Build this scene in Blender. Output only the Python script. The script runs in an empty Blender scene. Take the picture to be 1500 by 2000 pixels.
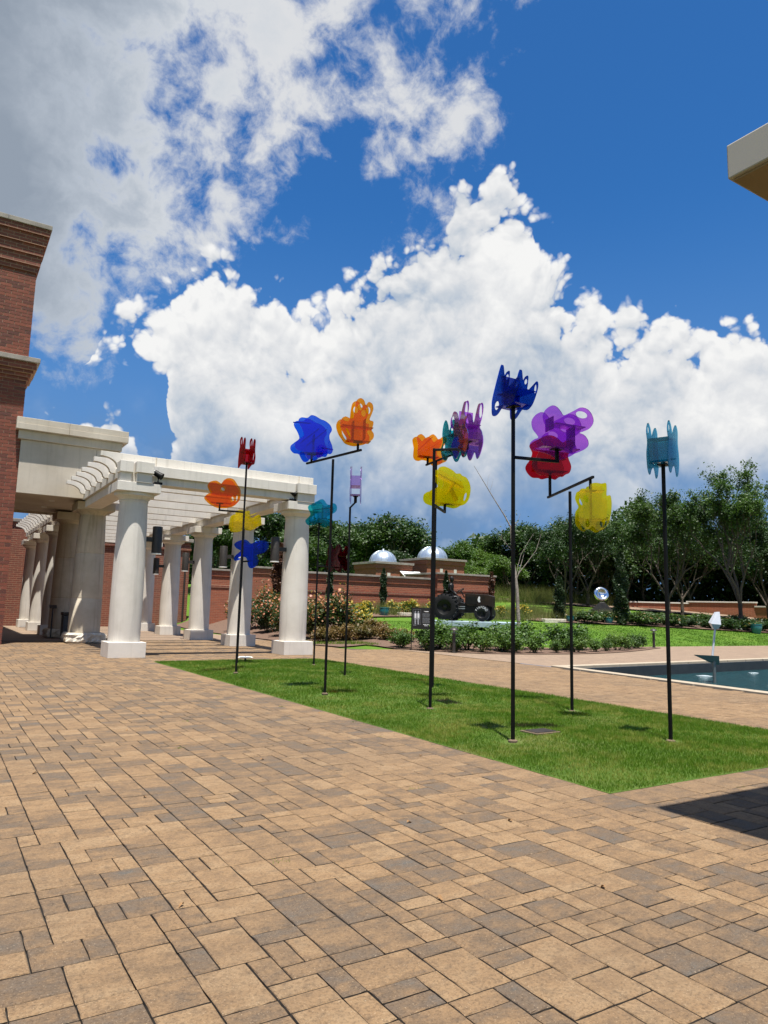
import bpy, bmesh, math, random
import numpy as np
from mathutils import Vector, Matrix
from mathutils.geometry import tessellate_polygon

random.seed(7)
RNG = np.random.default_rng(11)
scn = bpy.context.scene
COL = scn.collection
R = math.radians

# ------------------------------------------------------------------ camera
PITCH, ROLL, YAW, FPX = 0.13497, 0.02552, 0.55743, 1397.1
_fw = Vector((math.sin(YAW) * math.cos(PITCH), math.cos(YAW) * math.cos(PITCH), math.sin(PITCH)))
_r = Vector((math.cos(YAW), -math.sin(YAW), 0))
_u = _r.cross(_fw)
_r2 = _r * math.cos(ROLL) + _u * math.sin(ROLL)
_u2 = _u * math.cos(ROLL) - _r * math.sin(ROLL)
cam_d = bpy.data.cameras.new('camera')
cam = bpy.data.objects.new('camera', cam_d)
COL.objects.link(cam)
cam_d.sensor_fit = 'VERTICAL'
cam_d.sensor_height = 24
cam_d.lens = FPX / 2000 * 24
cam_d.clip_end = 3000
cam.matrix_world = Matrix(((_r2.x, _u2.x, -_fw.x, 0), (_r2.y, _u2.y, -_fw.y, 0), (_r2.z, _u2.z, -_fw.z, 1.5), (0, 0, 0, 1)))
scn.camera = cam

# ------------------------------------------------------------------ light
SUN_EL = 76.0
SUN_H = Vector((-0.40, -0.916, 0)).normalized()      # horizontal direction towards the sun
sun_dir = Vector((SUN_H.x * math.cos(R(SUN_EL)), SUN_H.y * math.cos(R(SUN_EL)), math.sin(R(SUN_EL))))
sd = bpy.data.lights.new('sun', 'SUN')
sd.energy = 5.0
sd.angle = R(0.55)
sd.color = (1.0, 0.955, 0.88)
sun = bpy.data.objects.new('sun', sd)
COL.objects.link(sun)
sun.rotation_euler = sun_dir.to_track_quat('Z', 'Y').to_euler()
sun.location = (0, 0, 40)

scn.view_settings.view_transform = 'Standard'
scn.view_settings.look = 'None'
scn.view_settings.gamma = 1
scn.view_settings.use_curve_mapping = False
scn.view_settings.exposure = 0.90
scn.cycles.transparent_max_bounces = 24

# ------------------------------------------------------------------ sky: clear air plus cloud fields, all laid out by world direction
# (azimuth from +Y, elevation) in degrees: the cumulus skyline, its lower edge, and the lower edge of the high ragged cloud
TOP = [(-20, 12), (0, 9), (8.5, 11), (9.0, 19.2), (9.8, 20.9), (10.8, 22.6), (12.9, 23.1), (14.7, 25.0), (16.6, 26.5), (18.7, 26.3), (20.8, 25.2), (22.1, 24.7), (23.3, 25.6), (25.0, 25.9), (25.7, 24.5), (26.9, 22.6), (27.7, 24.6), (29.3, 25.6), (31.0, 27.6), (33.1, 28.5), (35.7, 29.2), (37.9, 31.7), (39.6, 32.9), (40.9, 33.4), (41.6, 33.7), (42.4, 32.9), (43.1, 31.5), (43.9, 28.2), (44.7, 27.4), (46.7, 26.3), (49.5, 25.3), (50.4, 23.2), (50.8, 22.6), (51.7, 22.6), (52.9, 22.3), (55.1, 23.0), (57.6, 22.8), (59.4, 23.3), (60.7, 22.7), (62.9, 21.0), (70, 16), (80, 12)]
LOWB = [(-20, 0), (3, 0), (4, 11), (8.5, 11), (8.9, 17.6), (9.8, 19.6), (11.6, 18.6), (13.2, 18.0), (14.4, 16.6), (15.0, 11), (15.8, 6), (16.5, 0), (80, 0)]
TOP2 = [(-20, 9), (4, 8), (5.2, 12.2), (6.4, 14.0), (7.8, 13.6), (8.8, 12.6), (9.3, 13.8), (10.3, 15.2), (11.3, 14.4), (12.2, 12.0), (13.2, 4), (20, 0), (80, 0)]
WLOW = [(-20, 60), (-14, 30), (-6, 16), (2.6, 16.3), (5.9, 17.2), (8.6, 18.9), (9.8, 22.5), (12.7, 23.9), (15.8, 26.0), (18.0, 28.6), (21.3, 30.3), (24.8, 28.9), (26.9, 30.1), (29.9, 32.3), (33.4, 32.7), (37.4, 33.6), (38.9, 36.8), (40.6, 40.1), (44.3, 42.5), (46.5, 52), (50, 60), (80, 60)]


class NT:
    """tiny wrapper for building node trees"""
    def __init__(self, tree):
        self.t = tree

    def n(self, typ, **kw):
        nd = self.t.nodes.new(typ)
        for k, v in kw.items():
            setattr(nd, k, v)
        return nd

    def l(self, a, b):
        self.t.links.new(a, b)

    def _in(self, sock, v):
        if v is None:
            return
        if isinstance(v, bpy.types.NodeSocket):
            self.l(v, sock)
        else:
            sock.default_value = v

    def math(self, op, a, b=None, c=None, clamp=False):
        nd = self.n('ShaderNodeMath', operation=op, use_clamp=clamp)
        for i, v in enumerate((a, b, c)):
            self._in(nd.inputs[i], v)
        return nd.outputs[0]

    def vmath(self, op, a, b=None, s=None):
        nd = self.n('ShaderNodeVectorMath', operation=op)
        self._in(nd.inputs[0], a)
        if b is not None:
            self._in(nd.inputs[1], b)
        if s is not None:
            self._in(nd.inputs['Scale'], s)
        return nd.outputs['Value'] if op in ('DISTANCE', 'DOT_PRODUCT', 'LENGTH') else nd.outputs[0]

    def noise(self, vec, scale, detail=5, rough=0.55, lac=2.0, dist=0.0):
        nd = self.n('ShaderNodeTexNoise')
        if vec is not None:
            self.l(vec, nd.inputs['Vector'])
        nd.inputs['Scale'].default_value = scale
        nd.inputs['Detail'].default_value = detail
        nd.inputs['Roughness'].default_value = rough
        nd.inputs['Lacunarity'].default_value = lac
        nd.inputs['Distortion'].default_value = dist
        return nd

    def ramp(self, fac, stops, interp='LINEAR'):
        nd = self.n('ShaderNodeValToRGB')
        cr = nd.color_ramp
        cr.interpolation = interp
        while len(cr.elements) < len(stops):
            cr.elements.new(0.5)
        for e, (p, c) in zip(cr.elements, stops):
            e.position = p
            e.color = tuple(c) + (1,) if len(c) == 3 else c
        self.l(fac, nd.inputs[0])
        return nd.outputs[0]

    def curve(self, fac, pts):
        """float curve through (azimuth, elevation) points"""
        nd = self.n('ShaderNodeFloatCurve')
        cv = nd.mapping.curves[0]
        pts = [((a + 20) / 100, e / 60) for a, e in pts]
        cv.points[0].location = pts[0]
        cv.points[1].location = pts[-1]
        for p in pts[1:-1]:
            cv.points.new(*p)
        for p in cv.points:
            p.handle_type = 'VECTOR'
        nd.mapping.update()
        self.l(fac, nd.inputs['Value'])
        return self.math('MULTIPLY', nd.outputs[0], 60.0)

    def smooth(self, v, lo, hi):
        nd = self.n('ShaderNodeMapRange', interpolation_type='SMOOTHSTEP')
        self.l(v, nd.inputs[0])
        nd.inputs[1].default_value = lo
        nd.inputs[2].default_value = hi
        return nd.outputs[0]

    def mix(self, f, a, b, mode='MIX'):
        nd = self.n('ShaderNodeMix', data_type='RGBA', blend_type=mode)
        self._in(nd.inputs[0], f)
        for s, v in ((nd.inputs[6], a), (nd.inputs[7], b)):
            if isinstance(v, bpy.types.NodeSocket):
                self.l(v, s)
            else:
                s.default_value = tuple(v) + (1,) if len(v) == 3 else v
        return nd.outputs[2]


world = bpy.data.worlds.new('World')
scn.world = world
world.use_nodes = True
world.cycles.sampling_method = 'MANUAL'
world.cycles.sample_map_resolution = 512
wt = world.node_tree
wt.nodes.clear()
W = NT(wt)
D = W.n('ShaderNodeTexCoord').outputs['Generated']
sky = W.n('ShaderNodeTexSky', sky_type='NISHITA')
sky.sun_disc = False
sky.sun_elevation = R(SUN_EL)
sky.sun_rotation = math.atan2(SUN_H.x, SUN_H.y)
sky.altitude = 100
sky.air_density = 1.0
sky.dust_density = 0.3
sky.ozone_density = 3.0
skyc = W.vmath('MULTIPLY', sky.outputs[0], (0.044, 0.118, 0.184))

sepd = W.n('ShaderNodeSeparateXYZ')
W.l(D, sepd.inputs[0])
az = W.math('DEGREES', W.math('ARCTAN2', sepd.outputs[0], sepd.outputs[1]))
el = W.math('DEGREES', W.math('ARCSINE', sepd.outputs[2]))
# ragged displacement of the outlines
wn = W.noise(D, 9.0, 5, 0.52)
wsep = W.n('ShaderNodeSeparateColor')
W.l(wn.outputs['Color'], wsep.inputs[0])
azw = W.math('ADD', az, W.math('MULTIPLY_ADD', wsep.outputs[0], 5.0, -2.5))
fac = W.math('MULTIPLY_ADD', azw, 0.01, 0.2)


def puffs(vec):
    vo = W.n('ShaderNodeTexVoronoi', feature='F1')
    W.l(vec, vo.inputs['Vector'])
    vo.inputs['Scale'].default_value = 17
    vo.inputs['Detail'].default_value = 2.4
    vo.inputs['Roughness'].default_value = 0.52
    vo.inputs['Lacunarity'].default_value = 2.3
    d = vo.outputs['Distance']
    return W.math('MULTIPLY', d, d)


wv = W.vmath('ADD', D, W.vmath('SCALE', W.vmath('SUBTRACT', wn.outputs['Color'], (0.5, 0.5, 0.5)), s=0.055))
p0 = puffs(wv)
p1 = puffs(W.vmath('ADD', wv, tuple(0.014 * c for c in (-0.30, -0.22, 0.93))))
# cumulus bank
edge = W.math('MINIMUM', W.math('SUBTRACT', W.curve(fac, TOP), el), W.math('MULTIPLY', W.math('SUBTRACT', el, W.curve(fac, LOWB)), 1.2))
edge = W.math('MAXIMUM', edge, W.math('SUBTRACT', W.curve(fac, TOP2), el))
fc = W.math('MULTIPLY_ADD', edge, 0.30, W.math('MULTIPLY_ADD', p0, -1.2, 0.92))
fc = W.math('ADD', fc, W.math('MULTIPLY_ADD', wsep.outputs[1], 0.45, -0.22))
mc = W.math('MULTIPLY', W.smooth(fc, -0.06, 0.40), W.math('MULTIPLY_ADD', W.smooth(el, 6.0, 13.5), 0.92, 0.08))
hn = W.noise(wv, 7.0, 10, 0.62)
dsh = W.math('SUBTRACT', p1, p0)
rim = W.smooth(edge, 8.0, 0.5)
sh = W.math('MULTIPLY_ADD', dsh, W.math('MULTIPLY_ADD', rim, 0.36, 0.12), 0.70)
sh = W.math('ADD', sh, W.math('MULTIPLY_ADD', wsep.outputs[2], -0.7, 0.35))
soft = W.math('MULTIPLY_ADD', hn.outputs['Fac'], -2.2, 1.08)
sh = W.math('ADD', sh, W.math('MULTIPLY', soft, W.math('MULTIPLY_ADD', rim, -0.6, 1.0)))
sh = W.math('ADD', sh, W.math('MULTIPLY', rim, 0.14))
sh = W.math('ADD', sh, W.math('MULTIPLY_ADD', W.smooth(el, 6.5, 17.0), 0.46, -0.46), clamp=True)
cc = W.ramp(sh, [(0.0, (0.26, 0.42, 0.67)), (0.25, (0.46, 0.59, 0.78)), (0.5, (0.74, 0.81, 0.90)), (0.72, (0.98, 1.0, 1.03)), (1.0, (1.2, 1.2, 1.19))])
# high ragged cloud with a thick grey underside
hedge = W.math('ADD', W.math('SUBTRACT', el, W.curve(fac, WLOW)), 1.5)
fh = W.math('ADD', W.math('MINIMUM', W.math('MULTIPLY', hedge, 0.10), W.math('MAXIMUM', W.math('MULTIPLY_ADD', az, -0.045, 1.15), 0.30)), W.math('MULTIPLY_ADD', hn.outputs['Fac'], 3.8, -1.9))
mh = W.smooth(fh, 0.0, 0.55)
# the cloud thickens towards the north-west
thick = W.math('ADD', W.math('MULTIPLY', fh, 0.55), W.math('MULTIPLY_ADD', az, -0.034, 0.42))
ch = W.ramp(thick, [(0.0, (0.93, 0.95, 0.985)), (0.25, (0.84, 0.885, 0.945)), (0.5, (0.60, 0.67, 0.77)), (0.75, (0.46, 0.53, 0.63)), (1.0, (0.38, 0.45, 0.55))])
# low blue-grey layer beneath the bank, and scattered cloud round the rest of the sky
fl = W.math('MULTIPLY', W.smooth(wsep.outputs[1], 0.36, 0.62), W.smooth(el, 17.0, 7.0))
cl = W.ramp(W.math('ADD', wsep.outputs[2], W.math('MULTIPLY', p0, 0.2)), [(0.38, (0.78, 0.85, 0.94)), (0.50, (0.42, 0.56, 0.78)), (0.64, (0.20, 0.36, 0.64))])
away = W.smooth(W.math('ABSOLUTE', W.math('ADD', az, -30.0)), 42.0, 62.0)
mg = W.math('MULTIPLY', W.smooth(hn.outputs['Fac'], 0.53, 0.62), away)
cg = W.ramp(hn.outputs['Fac'], [(0.55, (0.90, 0.93, 0.97)), (0.75, (0.55, 0.62, 0.72))])
out = W.mix(W.math('MULTIPLY', W.smooth(el, 32.0, 4.0), 0.92), skyc, (0.17, 0.36, 0.72))
out = W.mix(mg, out, cg)
out = W.mix(mh, out, ch)
out = W.mix(fl, out, cl)
out = W.mix(mc, out, cc)
bg = W.n('ShaderNodeBackground')
W.l(out, bg.inputs[0])
bg.inputs[1].default_value = 0.41
wo = W.n('ShaderNodeOutputWorld')
W.l(bg.outputs[0], wo.inputs[0])


# ------------------------------------------------------------------ helpers
def tag(o, label=None, cat=None, group=None, kind=None):
    if label: o['label'] = label
    if cat: o['category'] = cat
    if group: o['group'] = group
    if kind: o['kind'] = kind
    return o


def empty(name, loc, label, cat, group=None, rz=0):
    o = bpy.data.objects.new(name, None)
    COL.objects.link(o)
    o.empty_display_size = 0.2
    o.location = loc
    o.rotation_euler = (0, 0, rz)
    o['_org'] = tuple(loc)
    return tag(o, label, cat, group)


class MB:
    """mesh builder: verts and faces gathered in plain lists"""
    def __init__(self):
        self.v, self.f = [], []

    def poly(self, pts):
        b = len(self.v)
        self.v += [tuple(p) for p in pts]
        self.f.append(tuple(range(b, b + len(pts))))

    def box(self, x0, x1, y0, y1, z0, z1):
        b = len(self.v)
        self.v += [(x, y, z) for z in (z0, z1) for x, y in ((x0, y0), (x1, y0), (x1, y1), (x0, y1))]
        for q in ((3, 2, 1, 0), (4, 5, 6, 7), (0, 1, 5, 4), (1, 2, 6, 5), (2, 3, 7, 6), (3, 0, 4, 7)):
            self.f.append(tuple(b + i for i in q))
        return self

    def obox(self, c, ax, ay, az, hx, hy, hz):
        b = len(self.v)
        c, ax, ay, az = Vector(c), Vector(ax), Vector(ay), Vector(az)
        for sz in (-1, 1):
            for sx, sy in ((-1, -1), (1, -1), (1, 1), (-1, 1)):
                self.v.append(tuple(c + ax * hx * sx + ay * hy * sy + az * hz * sz))
        for q in ((3, 2, 1, 0), (4, 5, 6, 7), (0, 1, 5, 4), (1, 2, 6, 5), (2, 3, 7, 6), (3, 0, 4, 7)):
            self.f.append(tuple(b + i for i in q))
        return self

    def tube(self, pts, rad, n=8, cap=True):
        pts = [Vector(p) for p in pts]
        if not isinstance(rad, (list, tuple)):
            rad = [rad] * len(pts)
        b = len(self.v)
        for i, p in enumerate(pts):
            t = (pts[min(i + 1, len(pts) - 1)] - pts[max(i - 1, 0)]).normalized()
            a = t.cross(Vector((0, 0, 1)))
            if a.length < 1e-3:
                a = Vector((1, 0, 0))
            a.normalize()
            c = t.cross(a)
            for k in range(n):
                w = 2 * math.pi * k / n
                self.v.append(tuple(p + (a * math.cos(w) + c * math.sin(w)) * rad[i]))
        for i in range(len(pts) - 1):
            for k in range(n):
                k2 = (k + 1) % n
                self.f.append((b + i * n + k, b + i * n + k2, b + (i + 1) * n + k2, b + (i + 1) * n + k))
        if cap:
            self.f.append(tuple(b + k for k in range(n)))
            e = b + (len(pts) - 1) * n
            self.f.append(tuple(e + n - 1 - k for k in range(n)))
        return self

    def lathe(self, prof, c=(0, 0, 0), n=32, ax=None):
        """prof: (r, z) list; ax = (X, Y, Z) frame"""
        c = Vector(c)
        X, Y, Z = ax or (Vector((1, 0, 0)), Vector((0, 1, 0)), Vector((0, 0, 1)))
        b = len(self.v)
        for r, z in prof:
            for k in range(n):
                w = 2 * math.pi * k / n
                self.v.append(tuple(c + X * (r * math.cos(w)) + Y * (r * math.sin(w)) + Z * z))
        for i in range(len(prof) - 1):
            for k in range(n):
                k2 = (k + 1) % n
                self.f.append((b + i * n + k, b + i * n + k2, b + (i + 1) * n + k2, b + (i + 1) * n + k))
        self.f.append(tuple(b + n - 1 - k for k in range(n)))
        e = b + (len(prof) - 1) * n
        self.f.append(tuple(e + k for k in range(n)))
        return self

    def prism(self, pts2, holes, org, ex, ez, n, th):
        """extruded flat outline with holes; pts2 in (ex, ez) metres"""
        org, ex, ez, n = Vector(org), Vector(ex), Vector(ez), Vector(n)
        loops = [pts2] + list(holes)
        flat = [p for lp in loops for p in lp]
        tris = tessellate_polygon([[Vector((p[0], p[1], 0)) for p in lp] for lp in loops])
        b = len(self.v)
        for s in (-1, 1):
            for p in flat:
                self.v.append(tuple(org + ex * p[0] + ez * p[1] + n * (th / 2 * s)))
        N = len(flat)
        for t in tris:
            self.f.append(tuple(b + i for i in t))
            self.f.append(tuple(b + N + i for i in reversed(t)))
        o = 0
        for lp in loops:
            m = len(lp)
            for i in range(m):
                j = (i + 1) % m
                self.f.append((b + o + i, b + o + j, b + N + o + j, b + N + o + i))
            o += m
        return self

    def mesh(self, name, org=(0, 0, 0), smooth=None):
        me = bpy.data.meshes.new(name)
        ox, oy, oz = org
        me.from_pydata([(x - ox, y - oy, z - oz) for x, y, z in self.v], [], self.f)
        bm = bmesh.new()
        bm.from_mesh(me)
        bmesh.ops.recalc_face_normals(bm, faces=bm.faces)
        if smooth:
            for f in bm.faces:
                f.smooth = True
            for e in bm.edges:
                if len(e.link_faces) == 2 and e.calc_face_angle(0) > smooth:
                    e.smooth = False
        bm.to_mesh(me)
        bm.free()
        return me

    def build(self, name, m, parent=None, smooth=None, bevel=0):
        org = tuple(parent['_org']) if parent is not None else (0, 0, 0)
        o = bpy.data.objects.new(name, self.mesh(name, org, smooth))
        COL.objects.link(o)
        o.data.materials.append(m)
        if parent is not None:
            o.parent = parent
            o['_org'] = org
        if bevel:
            bv = o.modifiers.new('bevel', 'BEVEL')
            bv.width = bevel
            bv.segments = 2
            bv.limit_method = 'ANGLE'
        return o


def quick(name, verts, faces, m, parent=None, smooth=False, attr=None):
    """numpy arrays -> object; faces all the same size"""
    me = bpy.data.meshes.new(name)
    nv, nf, k = len(verts), len(faces), faces.shape[1]
    me.vertices.add(nv)
    me.vertices.foreach_set('co', np.asarray(verts, np.float32).ravel())
    me.loops.add(nf * k)
    me.loops.foreach_set('vertex_index', np.asarray(faces, np.int32).ravel())
    me.polygons.add(nf)
    me.polygons.foreach_set('loop_start', np.arange(0, nf * k, k, dtype=np.int32))
    if attr is not None:
        a = me.attributes.new('var', 'FLOAT', 'POINT')
        a.data.foreach_set('value', np.asarray(attr, np.float32))
    me.update(calc_edges=True)
    me.validate()
    if smooth:
        me.polygons.foreach_set('use_smooth', np.ones(nf, bool))
    o = bpy.data.objects.new(name, me)
    COL.objects.link(o)
    me.materials.append(m)
    if parent is not None:
        o.parent = parent
        if '_org' in parent: o['_org'] = tuple(parent['_org'])
    return o


# ------------------------------------------------------------------ materials
def newmat(name):
    m = bpy.data.materials.new(name)
    m.use_nodes = True
    t = m.node_tree
    t.nodes.clear()
    T = NT(t)
    o = T.n('ShaderNodeOutputMaterial')
    b = T.n('ShaderNodeBsdfPrincipled')
    T.l(b.outputs[0], o.inputs[0])
    return m, T, b, o


def plain(name, c1, c2=None, scale=4.0, rough=0.6, bump=0.0, bscale=None, metal=0.0, detail=6, coat=0.0, spec=0.5, speck=0.0, lo=0.3, hi=0.7, streak=0.0):
    m, T, b, o = newmat(name)
    g = T.n('ShaderNodeNewGeometry')
    pos = g.outputs['Position']
    c2 = c2 or tuple(c * 0.8 for c in c1)
    n = T.noise(pos, scale, detail, 0.6)
    col = T.ramp(n.outputs['Fac'], [(lo, c1), (hi, c2)])
    if speck:
        s = T.noise(pos, 60, 2, 0.5)
        col = T.mix(T.math('MULTIPLY', T.smooth(s.outputs['Fac'], 0.55, 0.7), speck), col, tuple(c * 0.6 for c in c1))
    T.l(col, b.inputs['Base Color'])
    rr = T.math('MULTIPLY_ADD', n.outputs['Fac'], 0.2, rough - 0.1)
    T.l(rr, b.inputs['Roughness'])
    b.inputs['Metallic'].default_value = metal
    b.inputs['Coat Weight'].default_value = coat
    b.inputs['Specular IOR Level'].default_value = spec
    if streak:
        # rain streaks running down the face
        sn = T.noise(T.vmath('MULTIPLY', pos, (7.0, 7.0, 0.35)), 1.0, 5, 0.65)
        col = T.mix(T.math('MULTIPLY', T.smooth(sn.outputs['Fac'], 0.50, 0.72), streak), col, tuple(c * 0.55 for c in c2))
        T.l(col, b.inputs['Base Color'])
    if bump:
        bn = T.noise(pos, bscale or scale * 4, 5, 0.6)
        bp = T.n('ShaderNodeBump')
        bp.inputs['Strength'].default_value = 1.0
        bp.inputs['Distance'].default_value = bump
        T.l(bn.outputs['Fac'], bp.inputs['Height'])
        T.l(bp.outputs[0], b.inputs['Normal'])
    return m


def brick_mat(name, ca, cb, mortar, w, h, wall=True, axis='X', bump=0.006, mort=0.012, stain=0.25):
    m, T, b, o = newmat(name)
    g = T.n('ShaderNodeNewGeometry')
    sp = T.n('ShaderNodeSeparateXYZ')
    T.l(g.outputs['Position'], sp.inputs[0])
    cx = T.n('ShaderNodeCombineXYZ')
    if wall:
        T.l(T.math('ADD', sp.outputs[0], sp.outputs[1]), cx.inputs[0])
        T.l(sp.outputs[2], cx.inputs[1])
    else:
        T.l(sp.outputs[0], cx.inputs[0])
        T.l(sp.outputs[1], cx.inputs[1])
    bt = T.n('ShaderNodeTexBrick')
    T.l(cx.outputs[0], bt.inputs['Vector'])
    bt.inputs['Scale'].default_value = 1.0
    bt.inputs['Brick Width'].default_value = w
    bt.inputs['Row Height'].default_value = h
    bt.inputs['Mortar Size'].default_value = mort
    bt.inputs['Mortar Smooth'].default_value = 0.3
    bt.inputs['Color1'].default_value = (*ca, 1)
    bt.inputs['Color2'].default_value = (*cb, 1)
    bt.inputs['Mortar'].default_value = (*mortar, 1)
    n = T.noise(g.outputs['Position'], 1.3, 6, 0.6)
    col = T.mix(T.math('MULTIPLY', T.smooth(n.outputs['Fac'], 0.4, 0.7), stain), bt.outputs['Color'], (0.09, 0.06, 0.05))
    n2 = T.noise(g.outputs['Position'], 25, 3, 0.6)
    col = T.mix(T.math('MULTIPLY', n2.outputs['Fac'], 0.35), col, tuple(c * 1.5 for c in ca))
    T.l(col, b.inputs['Base Color'])
    b.inputs['Roughness'].default_value = 0.85
    bp = T.n('ShaderNodeBump', invert=True)
    bp.inputs['Strength'].default_value = 1.0
    bp.inputs['Distance'].default_value = bump
    T.l(bt.outputs['Fac'], bp.inputs['Height'])
    T.l(bp.outputs[0], b.inputs['Normal'])
    return m


def paver_mat(name, per_object):
    m, T, b, o = newmat(name)
    g = T.n('ShaderNodeNewGeometry')
    pos = g.outputs['Position']
    if per_object:
        rnd = T.n('ShaderNodeObjectInfo').outputs['Random']
    else:
        at = T.n('ShaderNodeAttribute', attribute_name='var')
        rnd = at.outputs['Fac']
    cx = T.n('ShaderNodeCombineXYZ')
    T.l(T.math('MULTIPLY', rnd, 37.0), cx.inputs[2])
    pv = T.vmath('ADD', pos, cx.outputs[0])
    st = T.vmath('MULTIPLY', pv, (4.0, 7.0, 1.0))
    n1 = T.noise(st, 1.0, 8, 0.74)
    mixv = T.math('ADD', T.math('MULTIPLY', rnd, 0.60), T.math('MULTIPLY_ADD', n1.outputs['Fac'], 1.7, -0.78))
    col = T.ramp(mixv, [(0.0, (0.262, 0.172, 0.092)), (0.22, (0.232, 0.144, 0.072)), (0.42, (0.188, 0.118, 0.062)), (0.56, (0.132, 0.089, 0.054)),
                        (0.72, (0.116, 0.086, 0.061)), (0.86, (0.098, 0.085, 0.070)), (0.97, (0.086, 0.091, 0.093))])
    big = T.noise(pos, 0.35, 4, 0.55)
    col = T.mix(T.math('MULTIPLY', T.smooth(big.outputs['Fac'], 0.40, 0.68), 0.30), col, (0.10, 0.075, 0.052))
    # old spills and tread marks
    stn = T.noise(T.vmath('MULTIPLY', pos, (1.0, 1.6, 1.0)), 1.1, 7, 0.68)
    col = T.mix(T.math('MULTIPLY', T.smooth(stn.outputs['Fac'], 0.56, 0.70), 0.42), col, (0.045, 0.034, 0.025))
    mot = T.noise(pv, 16, 4, 0.7)
    col = T.mix(T.math('MULTIPLY', T.smooth(mot.outputs['Fac'], 0.46, 0.68), 0.40), col, (0.075, 0.052, 0.034))
    # sand grain and pale aggregate
    gr = T.noise(pos, 62, 5, 0.85)
    col = T.mix(T.math('MULTIPLY', T.smooth(gr.outputs['Fac'], 0.47, 0.64), 0.62), col, (0.045, 0.028, 0.016))
    gr2 = T.noise(pos, 120, 3, 0.7)
    col = T.mix(T.math('MULTIPLY', T.smooth(gr2.outputs['Fac'], 0.60, 0.70), 0.75), col, (0.38, 0.29, 0.19))
    T.l(col, b.inputs['Base Color'])
    b.inputs['Roughness'].default_value = 0.8
    b.inputs['Specular IOR Level'].default_value = 0.35
    md = T.noise(pos, 22, 4, 0.65)
    hsum = T.math('ADD', T.math('MULTIPLY', gr.outputs['Fac'], 0.45), md.outputs['Fac'])
    bp = T.n('ShaderNodeBump')
    bp.inputs['Strength'].default_value = 1.0
    bp.inputs['Distance'].default_value = 0.011
    T.l(hsum, bp.inputs['Height'])
    T.l(bp.outputs[0], b.inputs['Normal'])
    return m


def leaf_mat(name, c1, c2, c3=None, trans=0.35, scale=0.6):
    m = bpy.data.materials.new(name)
    m.use_nodes = True
    t = m.node_tree
    t.nodes.clear()
    T = NT(t)
    o = T.n('ShaderNodeOutputMaterial')
    g = T.n('ShaderNodeNewGeometry')
    oi = T.n('ShaderNodeObjectInfo')
    n = T.noise(g.outputs['Position'], scale, 4, 0.6)
    n2 = T.noise(g.outputs['Position'], 9.0, 2, 0.5)
    f = T.math('ADD', T.math('MULTIPLY', n.outputs['Fac'], 0.6), T.math('MULTIPLY', n2.outputs['Fac'], 0.4))
    f = T.math('ADD', f, T.math('MULTIPLY_ADD', oi.outputs['Random'], 0.16, -0.08))
    c1, c2, c3 = [c and tuple(x * 0.78 for x in c) for c in (c1, c2, c3)]
    stops = [(0.34, c1), (0.56, c2)]
    if c3:
        stops = [(0.30, c1), (0.50, c2), (0.66, c3)]
    col = T.ramp(f, stops)
    d = T.n('ShaderNodeBsdfPrincipled')
    T.l(col, d.inputs['Base Color'])
    d.inputs['Roughness'].default_value = 0.5
    d.inputs['Specular IOR Level'].default_value = 0.35
    tr = T.n('ShaderNodeBsdfTranslucent')
    T.l(T.vmath('MULTIPLY', col, (1.15, 1.25, 0.6)), tr.inputs[0])
    mx = T.n('ShaderNodeMixShader')
    mx.inputs[0].default_value = trans
    T.l(d.outputs[0], mx.inputs[1])
    T.l(tr.outputs[0], mx.inputs[2])
    T.l(mx.outputs[0], o.inputs[0])
    return m


def acrylic(name, c, dens=0.72):
    """clear tinted acrylic sheet: coloured see-through with a glossy skin and a little body colour"""
    m = bpy.data.materials.new(name)
    m.use_nodes = True
    t = m.node_tree
    t.nodes.clear()
    T = NT(t)
    o = T.n('ShaderNodeOutputMaterial')
    tp = T.n('ShaderNodeBsdfTransparent')
    tp.inputs[0].default_value = (*[x ** 0.5 for x in c], 1)
    n = T.noise(T.n('ShaderNodeNewGeometry').outputs['Position'], 7, 3, 0.5)
    body = T.ramp(n.outputs['Fac'], [(0.3, tuple(x * 0.8 for x in c)), (0.7, c)])
    tl = T.n('ShaderNodeBsdfTranslucent')
    T.l(body, tl.inputs[0])
    df = T.n('ShaderNodeBsdfDiffuse')
    T.l(body, df.inputs[0])
    m1 = T.n('ShaderNodeMixShader')
    m1.inputs[0].default_value = 0.5
    T.l(tl.outputs[0], m1.inputs[1])
    T.l(df.outputs[0], m1.inputs[2])
    m2 = T.n('ShaderNodeMixShader')
    m2.inputs[0].default_value = 1 - dens
    T.l(tp.outputs[0], m2.inputs[1])
    T.l(m1.outputs[0], m2.inputs[2])
    gl_ = T.n('ShaderNodeBsdfGlossy')
    gl_.inputs['Roughness'].default_value = 0.04
    fr = T.n('ShaderNodeFresnel')
    fr.inputs[0].default_value = 1.45
    m3 = T.n('ShaderNodeMixShader')
    T.l(T.math('MULTIPLY', fr.outputs[0], 0.8), m3.inputs[0])
    T.l(m2.outputs[0], m3.inputs[1])
    T.l(gl_.outputs[0], m3.inputs[2])
    T.l(m3.outputs[0], o.inputs[0])
    return m


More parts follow.
